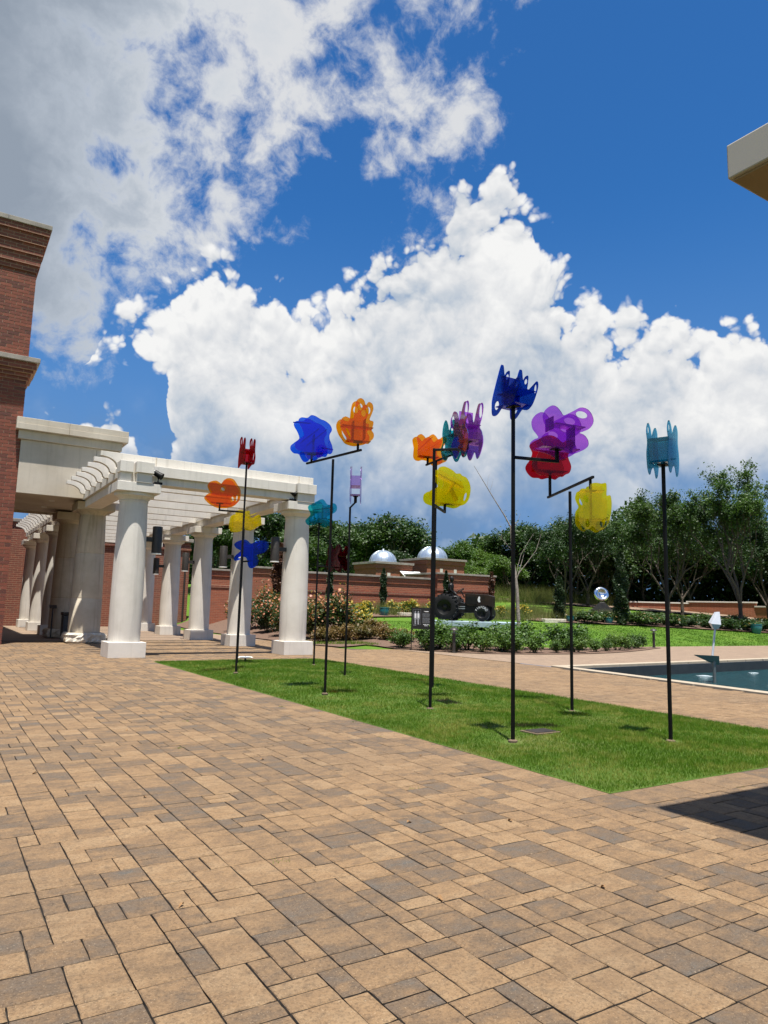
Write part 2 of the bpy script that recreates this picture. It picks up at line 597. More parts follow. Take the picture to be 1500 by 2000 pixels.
M = {}
M['stone'] = plain('pale_precast_stone', (0.68, 0.64, 0.575), (0.585, 0.545, 0.48), 1.6, 0.75, 0.003, 30, speck=0.10, streak=0.35)
M['stone_b'] = plain('buff_precast_panel', (0.55, 0.49, 0.40), (0.43, 0.37, 0.29), 0.8, 0.8, 0.003, 25, speck=0.12, streak=0.22)
M['old_stone'] = plain('weathered_column_stone', (0.58, 0.51, 0.40), (0.42, 0.36, 0.27), 1.4, 0.85, 0.006, 8, speck=0.2, streak=0.5)
M['rough_stone'] = plain('rough_cut_stone', (0.68, 0.63, 0.53), (0.42, 0.36, 0.28), 5, 0.9, 0.03, 9)
M['cap'] = plain('stone_coping', (0.33, 0.29, 0.245), (0.20, 0.175, 0.15), 2, 0.85, 0.004, 12)
M['mortar'] = plain('sand_mortar', (0.36, 0.27, 0.18), (0.28, 0.20, 0.14), 8, 0.95, 0.004, 60)
M['joint'] = plain('jointing_sand', (0.05, 0.04, 0.03), (0.028, 0.022, 0.017), 12, 0.95, 0.004, 60)
M['brick'] = brick_mat('red_brick_wall', (0.205, 0.06, 0.035), (0.125, 0.04, 0.027), (0.32, 0.21, 0.13), 0.38, 0.122)
M['brick_far'] = brick_mat('red_brick_garden_wall', (0.30, 0.085, 0.04), (0.20, 0.055, 0.03), (0.30, 0.19, 0.12), 0.30, 0.10, mort=0.010)
M['paver'] = paver_mat('blended_concrete_paver', True)
M['paver_j'] = paver_mat('blended_concrete_pavers', False)
M['far_paving'] = brick_mat('distant_pavers', (0.225, 0.158, 0.105), (0.175, 0.122, 0.082), (0.09, 0.065, 0.045), 0.34, 0.23, wall=False, bump=0.002, mort=0.008, stain=0.1)
M['black'] = plain('black_painted_steel', (0.004, 0.004, 0.005), (0.007, 0.007, 0.007), 20, 0.5, spec=0.2)
M['blackrubber'] = plain('black_rubber', (0.008, 0.008, 0.009), (0.016, 0.016, 0.017), 9, 0.7, 0.003, 40, spec=0.15)
M['blackbronze'] = plain('black_bronze', (0.006, 0.006, 0.006), (0.012, 0.011, 0.009), 5, 0.42, 0.003, 25, spec=0.25)
M['bronze_brown'] = plain('dark_brown_bronze', (0.03, 0.018, 0.011), (0.012, 0.009, 0.007), 4, 0.42, 0.002, 30, spec=0.25)
M['dark'] = plain('dark_bronze_metal', (0.022, 0.018, 0.015), (0.035, 0.03, 0.026), 12, 0.5)
M['bin'] = plain('slate_grey_metal', (0.05, 0.06, 0.07), (0.035, 0.042, 0.05), 8, 0.5)
M['white'] = plain('white_paint', (0.78, 0.78, 0.76), (0.68, 0.68, 0.66), 6, 0.45)
M['silver'] = plain('satin_steel', (0.72, 0.74, 0.77), (0.62, 0.64, 0.68), 5, 0.38, metal=0.35)
M['grey_metal'] = plain('grey_steel_blade', (0.30, 0.32, 0.30), (0.22, 0.24, 0.23), 5, 0.35, metal=0.7)
M['mirror'] = plain('polished_steel', (0.85, 0.86, 0.88), (0.75, 0.77, 0.8), 3, 0.16, metal=1.0)
M['zinc'] = plain('dome_sheet_metal', (0.55, 0.62, 0.68), (0.45, 0.52, 0.58), 4, 0.35, metal=0.75)
M['blue_slab'] = plain('pale_blue_slab', (0.36, 0.45, 0.52), (0.28, 0.36, 0.43), 5, 0.6)
M['teal_pot'] = plain('teal_glazed_pot', (0.02, 0.16, 0.18), (0.015, 0.11, 0.13), 8, 0.2, coat=0.5)
M['mulch'] = plain('bark_mulch', (0.17, 0.10, 0.065), (0.08, 0.05, 0.035), 14, 0.95, 0.03, 30)
M['soil'] = plain('bare_soil', (0.17, 0.12, 0.08), (0.10, 0.07, 0.045), 10, 0.95, 0.015, 50)
M['eave'] = plain('painted_eave_panel', (0.40, 0.36, 0.31), (0.36, 0.325, 0.28), 1.2, 0.7)
M['soffit'] = plain('brown_soffit_board', (0.30, 0.20, 0.11), (0.25, 0.165, 0.09), 2, 0.8)
M['tan'] = plain('tan_stucco', (0.55, 0.36, 0.18), (0.48, 0.31, 0.16), 2, 0.85)
M['pool_rim'] = plain('limestone_coping', (0.38, 0.315, 0.23), (0.31, 0.255, 0.185), 4, 0.75, 0.002, 40)
M['pool_wall'] = plain('dark_pool_lining', (0.02, 0.024, 0.026), (0.035, 0.04, 0.042), 6, 0.5)
M['bark'] = plain('grey_brown_bark', (0.11, 0.085, 0.065), (0.05, 0.038, 0.03), 7, 0.95, 0.03, 14)
M['pale_bark'] = plain('pale_mottled_bark', (0.36, 0.32, 0.27), (0.17, 0.14, 0.115), 9, 0.9, 0.02, 20)
M['stem'] = plain('green_stem', (0.07, 0.075, 0.03), (0.05, 0.05, 0.025), 9, 0.8)
M['acr_red'] = acrylic('red_acrylic', (0.62, 0.008, 0.018), 0.93)
M['acr_dred'] = acrylic('dark_red_acrylic', (0.26, 0.006, 0.014), 0.93)
M['acr_orange'] = acrylic('orange_acrylic', (0.98, 0.33, 0.004), 0.93)
M['acr_blue'] = acrylic('blue_acrylic', (0.016, 0.12, 0.86), 0.93)
M['acr_teal'] = acrylic('teal_acrylic', (0.03, 0.50, 0.60), 0.93)
M['acr_sky'] = acrylic('pale_teal_acrylic', (0.13, 0.50, 0.62), 0.93)
M['acr_purple'] = acrylic('purple_acrylic', (0.56, 0.16, 0.85), 0.93)
M['acr_lilac'] = acrylic('lilac_acrylic', (0.60, 0.38, 0.74), 0.93)
M['acr_yellow'] = acrylic('yellow_acrylic', (0.98, 0.84, 0.01), 0.80)
M['lf_oak'] = leaf_mat('dark_oak_leaf', (0.018, 0.042, 0.013), (0.04, 0.085, 0.022), (0.075, 0.13, 0.03), 0.28, 0.35)
M['lf_wood'] = leaf_mat('woodland_leaf', (0.022, 0.05, 0.016), (0.05, 0.10, 0.027), (0.09, 0.15, 0.035), 0.3, 0.25)
M['lf_bright'] = leaf_mat('bright_leaf', (0.04, 0.085, 0.018), (0.08, 0.155, 0.028), (0.13, 0.21, 0.04), 0.35, 0.4)
M['lf_airy'] = leaf_mat('fresh_leaf', (0.035, 0.075, 0.02), (0.06, 0.12, 0.028), (0.10, 0.17, 0.04), 0.35, 0.5)
M['lf_shrub'] = leaf_mat('shrub_leaf', (0.03, 0.07, 0.015), (0.075, 0.15, 0.028), (0.16, 0.25, 0.05), 0.3, 2.2)
M['lf_rose'] = leaf_mat('rose_leaf', (0.02, 0.05, 0.016), (0.05, 0.095, 0.025), (0.11, 0.12, 0.035), 0.3, 2.5)
M['petal'] = leaf_mat('pink_orange_bloom', (0.50, 0.17, 0.10), (0.62, 0.26, 0.16), (0.62, 0.38, 0.18), 0.3, 3)
M['lf_copper'] = leaf_mat('copper_foliage', (0.09, 0.10, 0.03), (0.20, 0.13, 0.045), (0.30, 0.16, 0.06), 0.3, 2.5)
M['lf_conifer'] = leaf_mat('conifer_needles', (0.015, 0.035, 0.013), (0.03, 0.06, 0.02), (0.06, 0.07, 0.03), 0.15, 2)
M['lf_brown'] = leaf_mat('browned_conifer', (0.07, 0.03, 0.016), (0.12, 0.05, 0.025), (0.05, 0.06, 0.02), 0.15, 1.5)
M['lf_grasses'] = leaf_mat('ornamental_grass', (0.09, 0.13, 0.03), (0.17, 0.21, 0.06), (0.30, 0.27, 0.11), 0.35, 1.2)
M['lf_yellow'] = leaf_mat('yellow_bloom', (0.50, 0.33, 0.04), (0.55, 0.42, 0.08), None, 0.3, 2)
M['blade'] = leaf_mat('lawn_blade', (0.065, 0.155, 0.008), (0.12, 0.235, 0.014), (0.36, 0.36, 0.085), 0.4, 1.3)
M['dead_leaf'] = plain('dry_leaf', (0.30, 0.17, 0.07), (0.16, 0.08, 0.03), 20, 0.8)
M['print_black'] = plain('sign_black', (0.01, 0.01, 0.011), (0.014, 0.014, 0.015), 6, 0.35)
M['print_grey'] = plain('print_grey', (0.34, 0.35, 0.37), (0.16, 0.17, 0.19), 22, 0.5)
M['print_white'] = plain('print_white', (0.75, 0.75, 0.75), (0.6, 0.6, 0.62), 25, 0.5)


def turf_mat(name, ca, cb, cc, sc):
    m, T, b, o = newmat(name)
    g = T.n('ShaderNodeNewGeometry')
    pos = g.outputs['Position']
    n1 = T.noise(pos, sc, 5, 0.6)
    n2 = T.noise(pos, 40, 3, 0.7)
    f = T.math('ADD', T.math('MULTIPLY', n1.outputs['Fac'], 0.7), T.math('MULTIPLY', n2.outputs['Fac'], 0.3))
    T.l(T.ramp(f, [(0.35, ca), (0.5, cb), (0.65, cc)]), b.inputs['Base Color'])
    b.inputs['Roughness'].default_value = 0.9
    b.inputs['Specular IOR Level'].default_value = 0.15
    bp = T.n('ShaderNodeBump')
    bp.inputs['Distance'].default_value = 0.03
    T.l(n2.outputs['Fac'], bp.inputs['Height'])
    T.l(bp.outputs[0], b.inputs['Normal'])
    return m


M['turf'] = turf_mat('turf_thatch', (0.05, 0.095, 0.016), (0.075, 0.13, 0.02), (0.12, 0.13, 0.04), 0.9)
M['meadow'] = turf_mat('mown_grass', (0.055, 0.115, 0.012), (0.08, 0.16, 0.016), (0.12, 0.185, 0.026), 0.35)
# striping / bent blades read as texture far away

wm, T_, b_, o_ = newmat('pool_water')
b_.inputs['Base Color'].default_value = (0.016, 0.06, 0.068, 1)
b_.inputs['Roughness'].default_value = 0.06
b_.inputs['IOR'].default_value = 1.33
g_ = T_.n('ShaderNodeNewGeometry')
n_ = T_.noise(g_.outputs['Position'], 3.2, 6, 0.65, dist=0.6)
bp_ = T_.n('ShaderNodeBump')
bp_.inputs['Distance'].default_value = 0.35
T_.l(n_.outputs['Fac'], bp_.inputs['Height'])
T_.l(bp_.outputs[0], b_.inputs['Normal'])
M['water'] = wm
fm, T_, b_, o_ = newmat('churned_water')
b_.inputs['Base Color'].default_value = (0.40, 0.46, 0.49, 1)
b_.inputs['Roughness'].default_value = 0.25
M['foam'] = fm


# ------------------------------------------------------------------ ground
def sstep(a, b, x):
    t = min(max((x - a) / (b - a), 0), 1)
    return t * t * (3 - 2 * t)


def TZ(x, y):
    return sstep(12, 20, x) * (.12 * min(max(y - 23, 0), 7.5) + .08 * min(max(y - 30.5, 0), 30) + .012 * min(max(y - 60.5, 0), 300))


POOL = [(15.09, 15.04), (40.0, 16.55), (38.5, -1.0), (13.25, -1.0)]      # outer edge of the coping


def drape(name, xs, ys, dz, m, skip=None, keep=None):
    V, F, ok = [], [], {}
    for j, y in enumerate(ys):
        for i, x in enumerate(xs):
            V.append((x, y, TZ(x, y) + dz))
    nx = len(xs)
    for j in range(len(ys) - 1):
        for i in range(nx - 1):
            cx, cy = (xs[i] + xs[i + 1]) / 2, (ys[j] + ys[j + 1]) / 2
            if skip and skip(cx, cy): continue
            if keep and not keep(cx, cy): continue
            F.append((j * nx + i, j * nx + i + 1, (j + 1) * nx + i + 1, (j + 1) * nx + i))
    mb = MB()
    mb.v, mb.f = V, F
    me = bpy.data.meshes.new(name)
    me.from_pydata(V, [], F)
    for p in me.polygons: p.use_smooth = True
    o = bpy.data.objects.new(name, me)
    COL.objects.link(o)
    me.materials.append(m)
    return o


def arange(a, b, s):
    n = max(1, int(round((b - a) / s)))
    return [a + (b - a) * i / n for i in range(n + 1)]


gx = [-900, -300, -120, -60] + arange(-40, 12, 4) + arange(13, 44, 1)[0:] + arange(46, 90, 3) + [110, 160, 300, 900]
gy = [-900, -300, -100, -40, -20, -12, -2, 0] + arange(4, 16.6, 4.2)[0:] + arange(18, 64, 1) + arange(67, 100, 4) + [130, 200, 400, 900]
tag(drape('ground', gx, gy, -0.035, M['meadow'], skip=lambda x, y: 13 < x < 41 and -2 < y < 16.6), kind='structure')


def inpoly(x, y, P):
    c = False
    for i in range(len(P)):
        (x0, y0), (x1, y1) = P[i], P[i - 1]
        if (y0 > y) != (y1 > y) and x < (x1 - x0) * (y - y0) / (y1 - y0) + x0:
            c = not c
    return c


# paving base sheets (joint sand) with the lawn and pool left open
LX0, LX1, LY0, LY1 = 5.02, 9.82, 4.32, 19.15
mb = MB()
for x0, x1, y0, y1 in ((-14, LX0, -3, 30), (LX0, LX1, -3, LY0), (LX0, LX1, LY1, 30), (LX1, 13.25, -3, 30)):
    mb.poly([(x0, y0, -0.02), (x1, y0, -0.02), (x1, y1, -0.02), (x0, y1, -0.02)])
mb.poly([(13.25, -1, -0.02), (15.09, 15.04, -0.02), (15.09, 24, -0.02), (13.25, 30, -0.02)])
pav = tag(mb.build('paving', M['joint']), kind='structure')
pav['_org'] = (0, 0, 0)
# paving beyond, too far to tell the pieces apart
mb = MB()
mb.poly([(15.09, 15.04, 0), (40, 16.55, 0), (40, 23.3, 0), (15.09, 23.3, 0)])
mb.poly([(40, -3, 0), (70, -3, 0), (70, 23.3, 0), (40, 23.3, 0)])
mb.poly([(-14, 30, 0), (13.25, 30, 0), (13.25, 66, 0), (-14, 66, 0)])
tag(mb.build('plaza_paving', M['far_paving']), kind='structure')

# --- the pavers: random ashlar of a 0.112 m module
U = 0.1118
SIZES = [(3, 2), (2, 3), (2, 2), (2, 3), (2, 1), (1, 2), (2, 2), (2, 1), (1, 2), (2, 2)]


def pack(x0, x1, y0, y1, seed):
    rg = random.Random(seed)
    nx, ny = int((x1 - x0) / U + 1e-6), int((y1 - y0) / U + 1e-6)
    ux, uy = (x1 - x0) / nx, (y1 - y0) / ny
    occ = np.zeros((ny, nx), bool)
    out = []
    for j in range(ny):
        i = 0
        while i < nx:
            if occ[j, i]:
                i += 1
                continue
            w_free = 0
            while i + w_free < nx and not occ[j, i + w_free] and w_free < 4: w_free += 1
            opts = [s for s in SIZES if s[0] <= w_free and j + s[1] <= ny and not occ[j:j + s[1], i:i + s[0]].any() and w_free - s[0] != 1]
            s = rg.choice(opts) if opts else (1, 1)
            if not opts:
                for c in ((1, 2), (2, 1), (1, 1)):
                    if c[0] <= w_free and j + c[1] <= ny and not occ[j:j + c[1], i:i + c[0]].any():
                        s = c
                        break
            occ[j:j + s[1], i:i + s[0]] = True
            out.append((x0 + i * ux, x0 + (i + s[0]) * ux, y0 + j * uy, y0 + (j + s[1]) * uy))
            i += s[0]
    return out


def visible(x, y, m=1.12):
    v = Vector((x, y, 0)) - Vector((0, 0, 1.5))
    d = v.dot(_fw)
    return d > 0.2 and abs(v.dot(_r2)) < d * 0.56 + 2.2


BORD = 0.372
cells = []
for X0, X1, Y0, Y1, sd_ in ((-12.0, LX0 - BORD, 0.6, 29.9, 1), (LX0 - BORD, 13.2, 0.6, LY0 - BORD, 2), (LX1, 14.0, LY0 - BORD, 23.2, 3), (LX0 - BORD, LX1, LY1, 29.9, 4), (LX1, 13.2, 23.2, 29.9, 5)):
    cells += [c for c in pack(X0, X1, Y0, Y1, sd_) if visible((c[0] + c[1]) / 2, (c[2] + c[3]) / 2)]
# pieces between the path and the skewed pool coping
for c in pack(14.0, 15.0, 4, 23.2, 6):
    xm = 13.25 + (15.09 - 13.25) * (c[2] + 1) / 16.04
    if (c[2] > 15.1 or c[1] < xm) and visible(c[0], c[2]): cells.append(c)
bord = []
n = int(round((LY1 - LY0 + BORD) / BORD))
for k in range(n):
    y0 = LY0 - BORD + k * (LY1 - LY0 + BORD) / n
    bord.append((LX0 - BORD, LX0, y0, y0 + (LY1 - LY0 + BORD) / n))
for k in range(21):
    bord.append((LX0 + k * BORD, LX0 + (k + 1) * BORD, LY0 - BORD, LY0))
cells += [c for c in bord if visible((c[0] + c[1]) / 2, (c[2] + c[3]) / 2)]


def paver_geo(w, h, rg, seg):
    """worn slab: wavy outline, eased arris, top at z = 0"""
    g = 0.0034
    def ring(ins, z, amp):
        P = []
        for (ax, ay), (bx_, by_) in (((-1, -1), (1, -1)), ((1, -1), (1, 1)), ((1, 1), (-1, 1)), ((-1, 1), (-1, -1))):
            for s in range(seg):
                t = s / seg
                x = (ax + (bx_ - ax) * t) * (w / 2 - g - ins)
                y = (ay + (by_ - ay) * t) * (h / 2 - g - ins)
                P.append((x + rg.uniform(-amp, amp), y + rg.uniform(-amp, amp), z + rg.uniform(-0.0006, 0.0006)))
        return P
    a, b, c = ring(0, -0.02, 0.001), ring(0.0004, -0.0035, 0.0024), ring(0.0055, 0, 0.0018)
    n = 4 * seg
    V = a + b + c
    F = []
    for r in (0, n):
        for k in range(n):
            k2 = (k + 1) % n
            F.append((r + k, r + k2, r + n + k2, r + n + k))
    F.append(tuple(range(2 * n, 3 * n)))
    return V, F


def near_size(c):
    x, y = (c[0] + c[1]) / 2, (c[2] + c[3]) / 2
    v = Vector((x, y, -1.5))
    dep = v.dot(_fw)
    inview = abs(v.dot(_r2) / dep * FPX) < 790 and abs(v.dot(_u2) / dep * FPX) < 1060
    return (c[1] - c[0]) * (c[3] - c[2]) / dep ** 3 * (1 if inview else 1e-3)


cells.sort(key=near_size, reverse=True)
rg = random.Random(5)
pm_cache = {}
for c in cells[:300]:
    w, h = round(c[1] - c[0], 4), round(c[3] - c[2], 4)
    key = (round(w, 2), round(h, 2), rg.randrange(7))
    if key not in pm_cache:
        V, F = paver_geo(w, h, rg, 3)
        me = bpy.data.meshes.new('paver')
        me.from_pydata(V, [], F)
        me.materials.append(M['paver'])
        me.materials.append(M['joint'])
        for q in me.polygons:
            if len(q.vertices) == 4 and all(V[i][2] < -.002 for i in q.vertices): q.material_index = 1
        pm_cache[key] = me
    o = bpy.data.objects.new('paver', pm_cache[key])
    COL.objects.link(o)
    o.parent = pav
    o.location = ((c[0] + c[1]) / 2, (c[2] + c[3]) / 2, rg.uniform(-0.0015, 0.0015))
    o.rotation_euler = (rg.uniform(-.003, .003), rg.uniform(-.003, .003), rg.uniform(-.004, .004))
V, F, A = [], [], []
for c in cells[300:]:
    w, h = c[1] - c[0], c[3] - c[2]
    x, y = (c[0] + c[1]) / 2, (c[2] + c[3]) / 2
    v, f = paver_geo(w, h, rg, 2 if y < 9 and x < 6 else 1)
    zz = rg.uniform(-0.002, 0.002)
    b0 = len(V)
    V += [(p[0] + x, p[1] + y, p[2] + zz) for p in v]
    F += [tuple(b0 + i for i in q) for q in f]
    A += [rg.random() * (.55 if x > 9.8 else 1)] * len(v)
me = bpy.data.meshes.new('remaining_pavers')
me.from_pydata(V, [], F)
at = me.attributes.new('var', 'FLOAT', 'POINT')
at.data.foreach_set('value', A)
me.materials.append(M['paver_j'])
me.materials.append(M['joint'])
for q in me.polygons:
    if len(q.vertices) == 4 and min(V[i][2] for i in q.vertices) < -.012: q.material_index = 1
o = bpy.data.objects.new('remaining_pavers', me)
COL.objects.link(o)
o.parent = pav
o['kind'] = 'stuff'
print('pavers', len(cells))

# --- the lawn in the middle of the plaza
def LZ(x, y):
    e = min(x - LX0, LX1 - x, y - LY0, LY1 - y)
    return 0.002 + (0.05 + 0.015 * math.sin(x * 1.7 + y * 0.6)) * sstep(0, 1.6, e)


lxs, lys = arange(LX0 - .006, LX1 + .006, 0.25), arange(LY0 - .006, LY1 + .006, 0.25)
V = [(x, y, LZ(x, y)) for y in lys for x in lxs]
nx = len(lxs)
F = [(j * nx + i, j * nx + i + 1, (j + 1) * nx + i + 1, (j + 1) * nx + i) for j in range(len(lys) - 1) for i in range(nx - 1)]
me = bpy.data.meshes.new('lawn')
me.from_pydata(V, [], F)
for p in me.polygons: p.use_smooth = True
lawn = bpy.data.objects.new('lawn', me)
COL.objects.link(lawn)
me.materials.append(M['turf'])
tag(lawn, kind='structure')

POLES = {'A': (5.77, 15.2), 'A2': (6.66, 17.49), 'B': (5.84, 11.13), 'C': (8.43, 16.73), 'D': (7.70, 13.78), 'E': (6.46, 8.92), 'F': (8.11, 11.13), 'G': (5.78, 6.36), 'H': (8.35, 7.88), 'I': (7.54, 5.57)}
bare = [(x, y, 0.17) for x, y in POLES.values()] + [(6.44, 6.60, 0.2), (9.1, 10.77, 0.22), (7.9, 9.9, .12)]


def blades(name, x0, x1, y0, y1, n, hmin, hmax, wd, zf, keepf=None, m=None):
    x = RNG.uniform(x0, x1, n)
    y = RNG.uniform(y0, y1, n)
    patch = 0.5 + 0.5 * np.sin(x * 2.1 + np.sin(y * 1.3) * 2) * np.sin(y * 1.7 + x)
    k = RNG.random(n) < 0.55 + 0.45 * patch
    for bx_, by_, br in (bare if keepf is None else []):
        k &= ((x - bx_) ** 2 + (y - by_) ** 2 > (br * RNG.uniform(.55, 1.1, n)) ** 2)
    if keepf is not None: k &= keepf(x, y)
    x, y, patch = x[k], y[k], patch[k]
    n = len(x)
    z = np.array([zf(a, b) for a, b in zip(x, y)]) - 0.004
    h = RNG.uniform(hmin, hmax, n) * (0.75 + 0.4 * patch)
    a = RNG.uniform(0, 2 * np.pi, n)
    la = RNG.uniform(0, 2 * np.pi, n)
    ln = RNG.uniform(0.1, 0.75, n) * h
    w = wd * RNG.uniform(.6, 1.3, n)
    V = np.empty((n, 3, 3))
    V[:, 0] = np.stack([x - np.cos(a) * w, y - np.sin(a) * w, z], -1)
    V[:, 1] = np.stack([x + np.cos(a) * w, y + np.sin(a) * w, z], -1)
    V[:, 2] = np.stack([x + np.cos(la) * ln, y + np.sin(la) * ln, z + h], -1)
    return quick(name, V.reshape(-1, 3), np.arange(n * 3).reshape(-1, 3), m or M['blade'])


g1 = blades('grass', LX0 + .01, LX1 - .01, LY0 + .01, 9.0, 190000, 0.022, 0.05, 0.0032, LZ)
tag(g1, 'short green lawn grass around the nearest sculpture poles', 'grass', kind='stuff')
g2 = blades('grass', LX0 + .01, LX1 - .01, 9.0, LY1 - .01, 170000, 0.024, 0.055, 0.0048, LZ)
tag(g2, 'short green lawn grass in the far part of the plaza lawn', 'grass', kind='stuff')

# bare ground round each pole foot and a valve box sunk in the turf
box = empty('valve_box', (6.44, 6.60, 0.06), 'brown rectangular valve box lid sunk in the lawn', 'valve box')
MB().box(6.24, 6.64, 6.45, 6.74, 0.02, 0.078).build('frame', M['soil'], box, bevel=.006)
lid = MB()
lid.box(6.27, 6.61, 6.48, 6.71, 0.05, 0.084)
lid.build('lid', M['bronze_brown'], box, bevel=.004)
sp = empty('sprinkler_cover', (7.27, 18.5, 0.05), 'small white round cover on a short stem in the lawn', 'sprinkler')
MB().lathe([(.18, .06), (.2, .075), (.17, .095), (.05, .1)], (7.27, 18.5, .05), 20).build('disc', M['white'], sp, .6)
MB().tube([(7.27, 18.5, .02), (7.27, 18.5, .16)], .025).build('stem', M['dark'], sp)

# fallen leaves lying on the paving
lr = random.Random(3)
for (x, y) in [(1.55, 5.9), (1.2, 3.75), (3.02, 4.4), (3.7, 4.1), (2.4, 3.2), (4.45, 6.3), (0.9, 7.1), (2.9, 6.8), (3.3, 2.9), (4.1, 8.2), (2.1, 9.0), (4.85, 9.4)]:
    mb = MB()
    a = lr.uniform(0, 6.28)
    L, Wd = lr.uniform(.025, .05), lr.uniform(.008, .016)
    pts = []
    for t in range(8):
        s = t / 7
        pts.append((s, math.sin(math.pi * s) ** 0.7))
    up = [(L * (s - .5), Wd * w, .006 + .01 * w + .006 * math.sin(5 * s)) for s, w in pts]
    dn = [(L * (s - .5), -Wd * w, .006 + .004 * w + .006 * math.sin(5 * s)) for s, w in pts]
    mid = [(L * (s - .5), 0, .004 + .006 * math.sin(5 * s)) for s, w in pts]
    b0 = 0
    mb.v = up + mid + dn
    for i in range(7):
        mb.f.append((i, i + 1, 8 + i + 1, 8 + i))
        mb.f.append((8 + i, 8 + i + 1, 16 + i + 1, 16 + i))
    o = mb.build('fallen_leaf', M['dead_leaf'])
    o.location = (x, y, 0)
    o.rotation_euler = (0, 0, a)
    tag(o, 'small curled brown leaf lying on the tan pavers', 'leaf', 'fallen leaves on the pavers')

# ------------------------------------------------------------------ brick building at the left edge
BX, BY = 2.12, 27.45
bld = empty('brick_building', (BX, BY, 0), 'tall red brick building with corbelled cornices beside the plaza', 'building')
MB().box(-16, BX - .03, BY + .03, 46, 0, 14.75).build('wall', M['brick'], bld)
mb = MB()
mb.box(-3.5, BX - .012, BY + .012, BY + .03, 0, 13.06)
bed_wall = mb.build('mortar_face', M['mortar'], bld)


def cornice(z, steps, capz, capov, name):
    mb = MB()
    for z0, z1, ov in steps:
        mb.box(-16, BX + ov, BY - ov, BY + 2.0, z + z0, z + z1)
    c = mb.build(name, M['brick'], bld, bevel=.008)
    x = -16.0
    while x < BX + capov - .1:
        x1 = min(x + 1.55, BX + capov)
        MB().box(x + .004, x1 - .004, BY - capov, BY + 2.05, z + capz, z + capz + .17).build('coping_stone', M['cap'], bld, bevel=.012)
        x = x1


cornice(13.15, [(0, .24, .03), (.24, .61, .09), (.61, .98, .15), (.98, 1.35, .22), (1.35, 1.6, .30)], 1.605, .35, 'top_cornice')
cornice(9.14, [(0, .12, .04), (.12, .25, .11), (.25, .37, .18), (.37, .62, .26)], .625, .36, 'belt_course')
# bricks of the visible face
bw, bh, jt = 0.372, 0.122, 0.013
bm_cache = []
rg = random.Random(9)
for k in range(8):
    mbk = MB()
    w, h, d = (bw - jt) / 2, (bh - jt) / 2, .018
    e = .004
    mbk.v = [(-w, .018, -h), (w, .018, -h), (w, .018, h), (-w, .018, h),
             (-w + rg.uniform(0, .003), 0 + rg.uniform(0, .003), -h + .002), (w - rg.uniform(0, .003), rg.uniform(0, .003), -h + .002),
             (w - rg.uniform(0, .003), rg.uniform(0, .003), h - .002), (-w + rg.uniform(0, .003), rg.uniform(0, .003), h - .002)]
    mbk.f = [(4, 5, 6, 7), (0, 1, 5, 4), (1, 2, 6, 5), (2, 3, 7, 6), (3, 0, 4, 7)]
    me = mbk.mesh('brick')
    bm_cache.append(me)


def onebrick_mat(name, per_obj):
    m, T, b, o = newmat(name)
    g = T.n('ShaderNodeNewGeometry')
    if per_obj:
        r_ = T.n('ShaderNodeObjectInfo').outputs['Random']
    else:
        r_ = T.n('ShaderNodeAttribute', attribute_name='var').outputs['Fac']
    n = T.noise(g.outputs['Position'], 14, 4, .65)
    f = T.math('ADD', T.math('MULTIPLY', r_, .7), T.math('MULTIPLY', n.outputs['Fac'], .4))
    T.l(T.ramp(f, [(0.1, (0.235, 0.068, 0.038)), (.5, (0.18, 0.052, 0.031)), (.8, (0.125, 0.04, 0.027)), (1, (0.08, 0.032, 0.025))]), b.inputs['Base Color'])
    b.inputs['Roughness'].default_value = .85
    bp = T.n('ShaderNodeBump')
    bp.inputs['Distance'].default_value = .004
    T.l(T.noise(g.outputs['Position'], 60, 4, .7).outputs['Fac'], bp.inputs['Height'])
    T.l(bp.outputs[0], b.inputs['Normal'])
    return m


M['brick1'] = onebrick_mat('fired_brick', True)
M['brickj'] = onebrick_mat('fired_bricks', False)
for me in bm_cache: me.materials.append(M['brick1'])
spots = []
for j in range(int(13.1 / bh)):
    z = (j + .5) * bh
    if 9.12 < z < 9.95: continue
    x = BX - bw / 2 - (0 if j % 2 == 0 else bw / 2) + jt / 2
    if j % 2: spots.append((BX - bw / 4 + jt / 4, z, .48))
    while x > -3.3:
        spots.append((x, z, 1))
        x -= bw
# nearest-looking 300 full bricks singly, the others as one mass
full = [s for s in spots if s[2] == 1 and 0.7 < s[0]]
full.sort(key=lambda s: -s[1] if s[1] > 5 else -s[1])
single = set((round(s[0], 3), round(s[1], 3)) for s in full[:300])
V, F, A = [], [], []
for x, z, sc in spots:
    me = bm_cache[rg.randrange(8)]
    if sc == 1 and (round(x, 3), round(z, 3)) in single:
        o = bpy.data.objects.new('brick', me)
        COL.objects.link(o)
        o.parent = bed_wall
        o.location = (x - BX, rg.uniform(-.002, .002), z)
    else:
        b0 = len(V)
        dy = rg.uniform(-.002, .002)
        V += [(v.co.x * sc + x - BX, v.co.y + dy, v.co.z + z) for v in me.vertices]
        F += [tuple(b0 + i for i in p.vertices) for p in me.polygons]
        A += [rg.random()] * len(me.vertices)
me = bpy.data.meshes.new('remaining_bricks')
me.from_pydata(V, [], F)
a_ = me.attributes.new('var', 'FLOAT', 'POINT')
a_.data.foreach_set('value', A)
me.materials.append(M['brickj'])
o = bpy.data.objects.new('remaining_bricks', me)
COL.objects.link(o)
o.parent = bed_wall
o['kind'] = 'stuff'

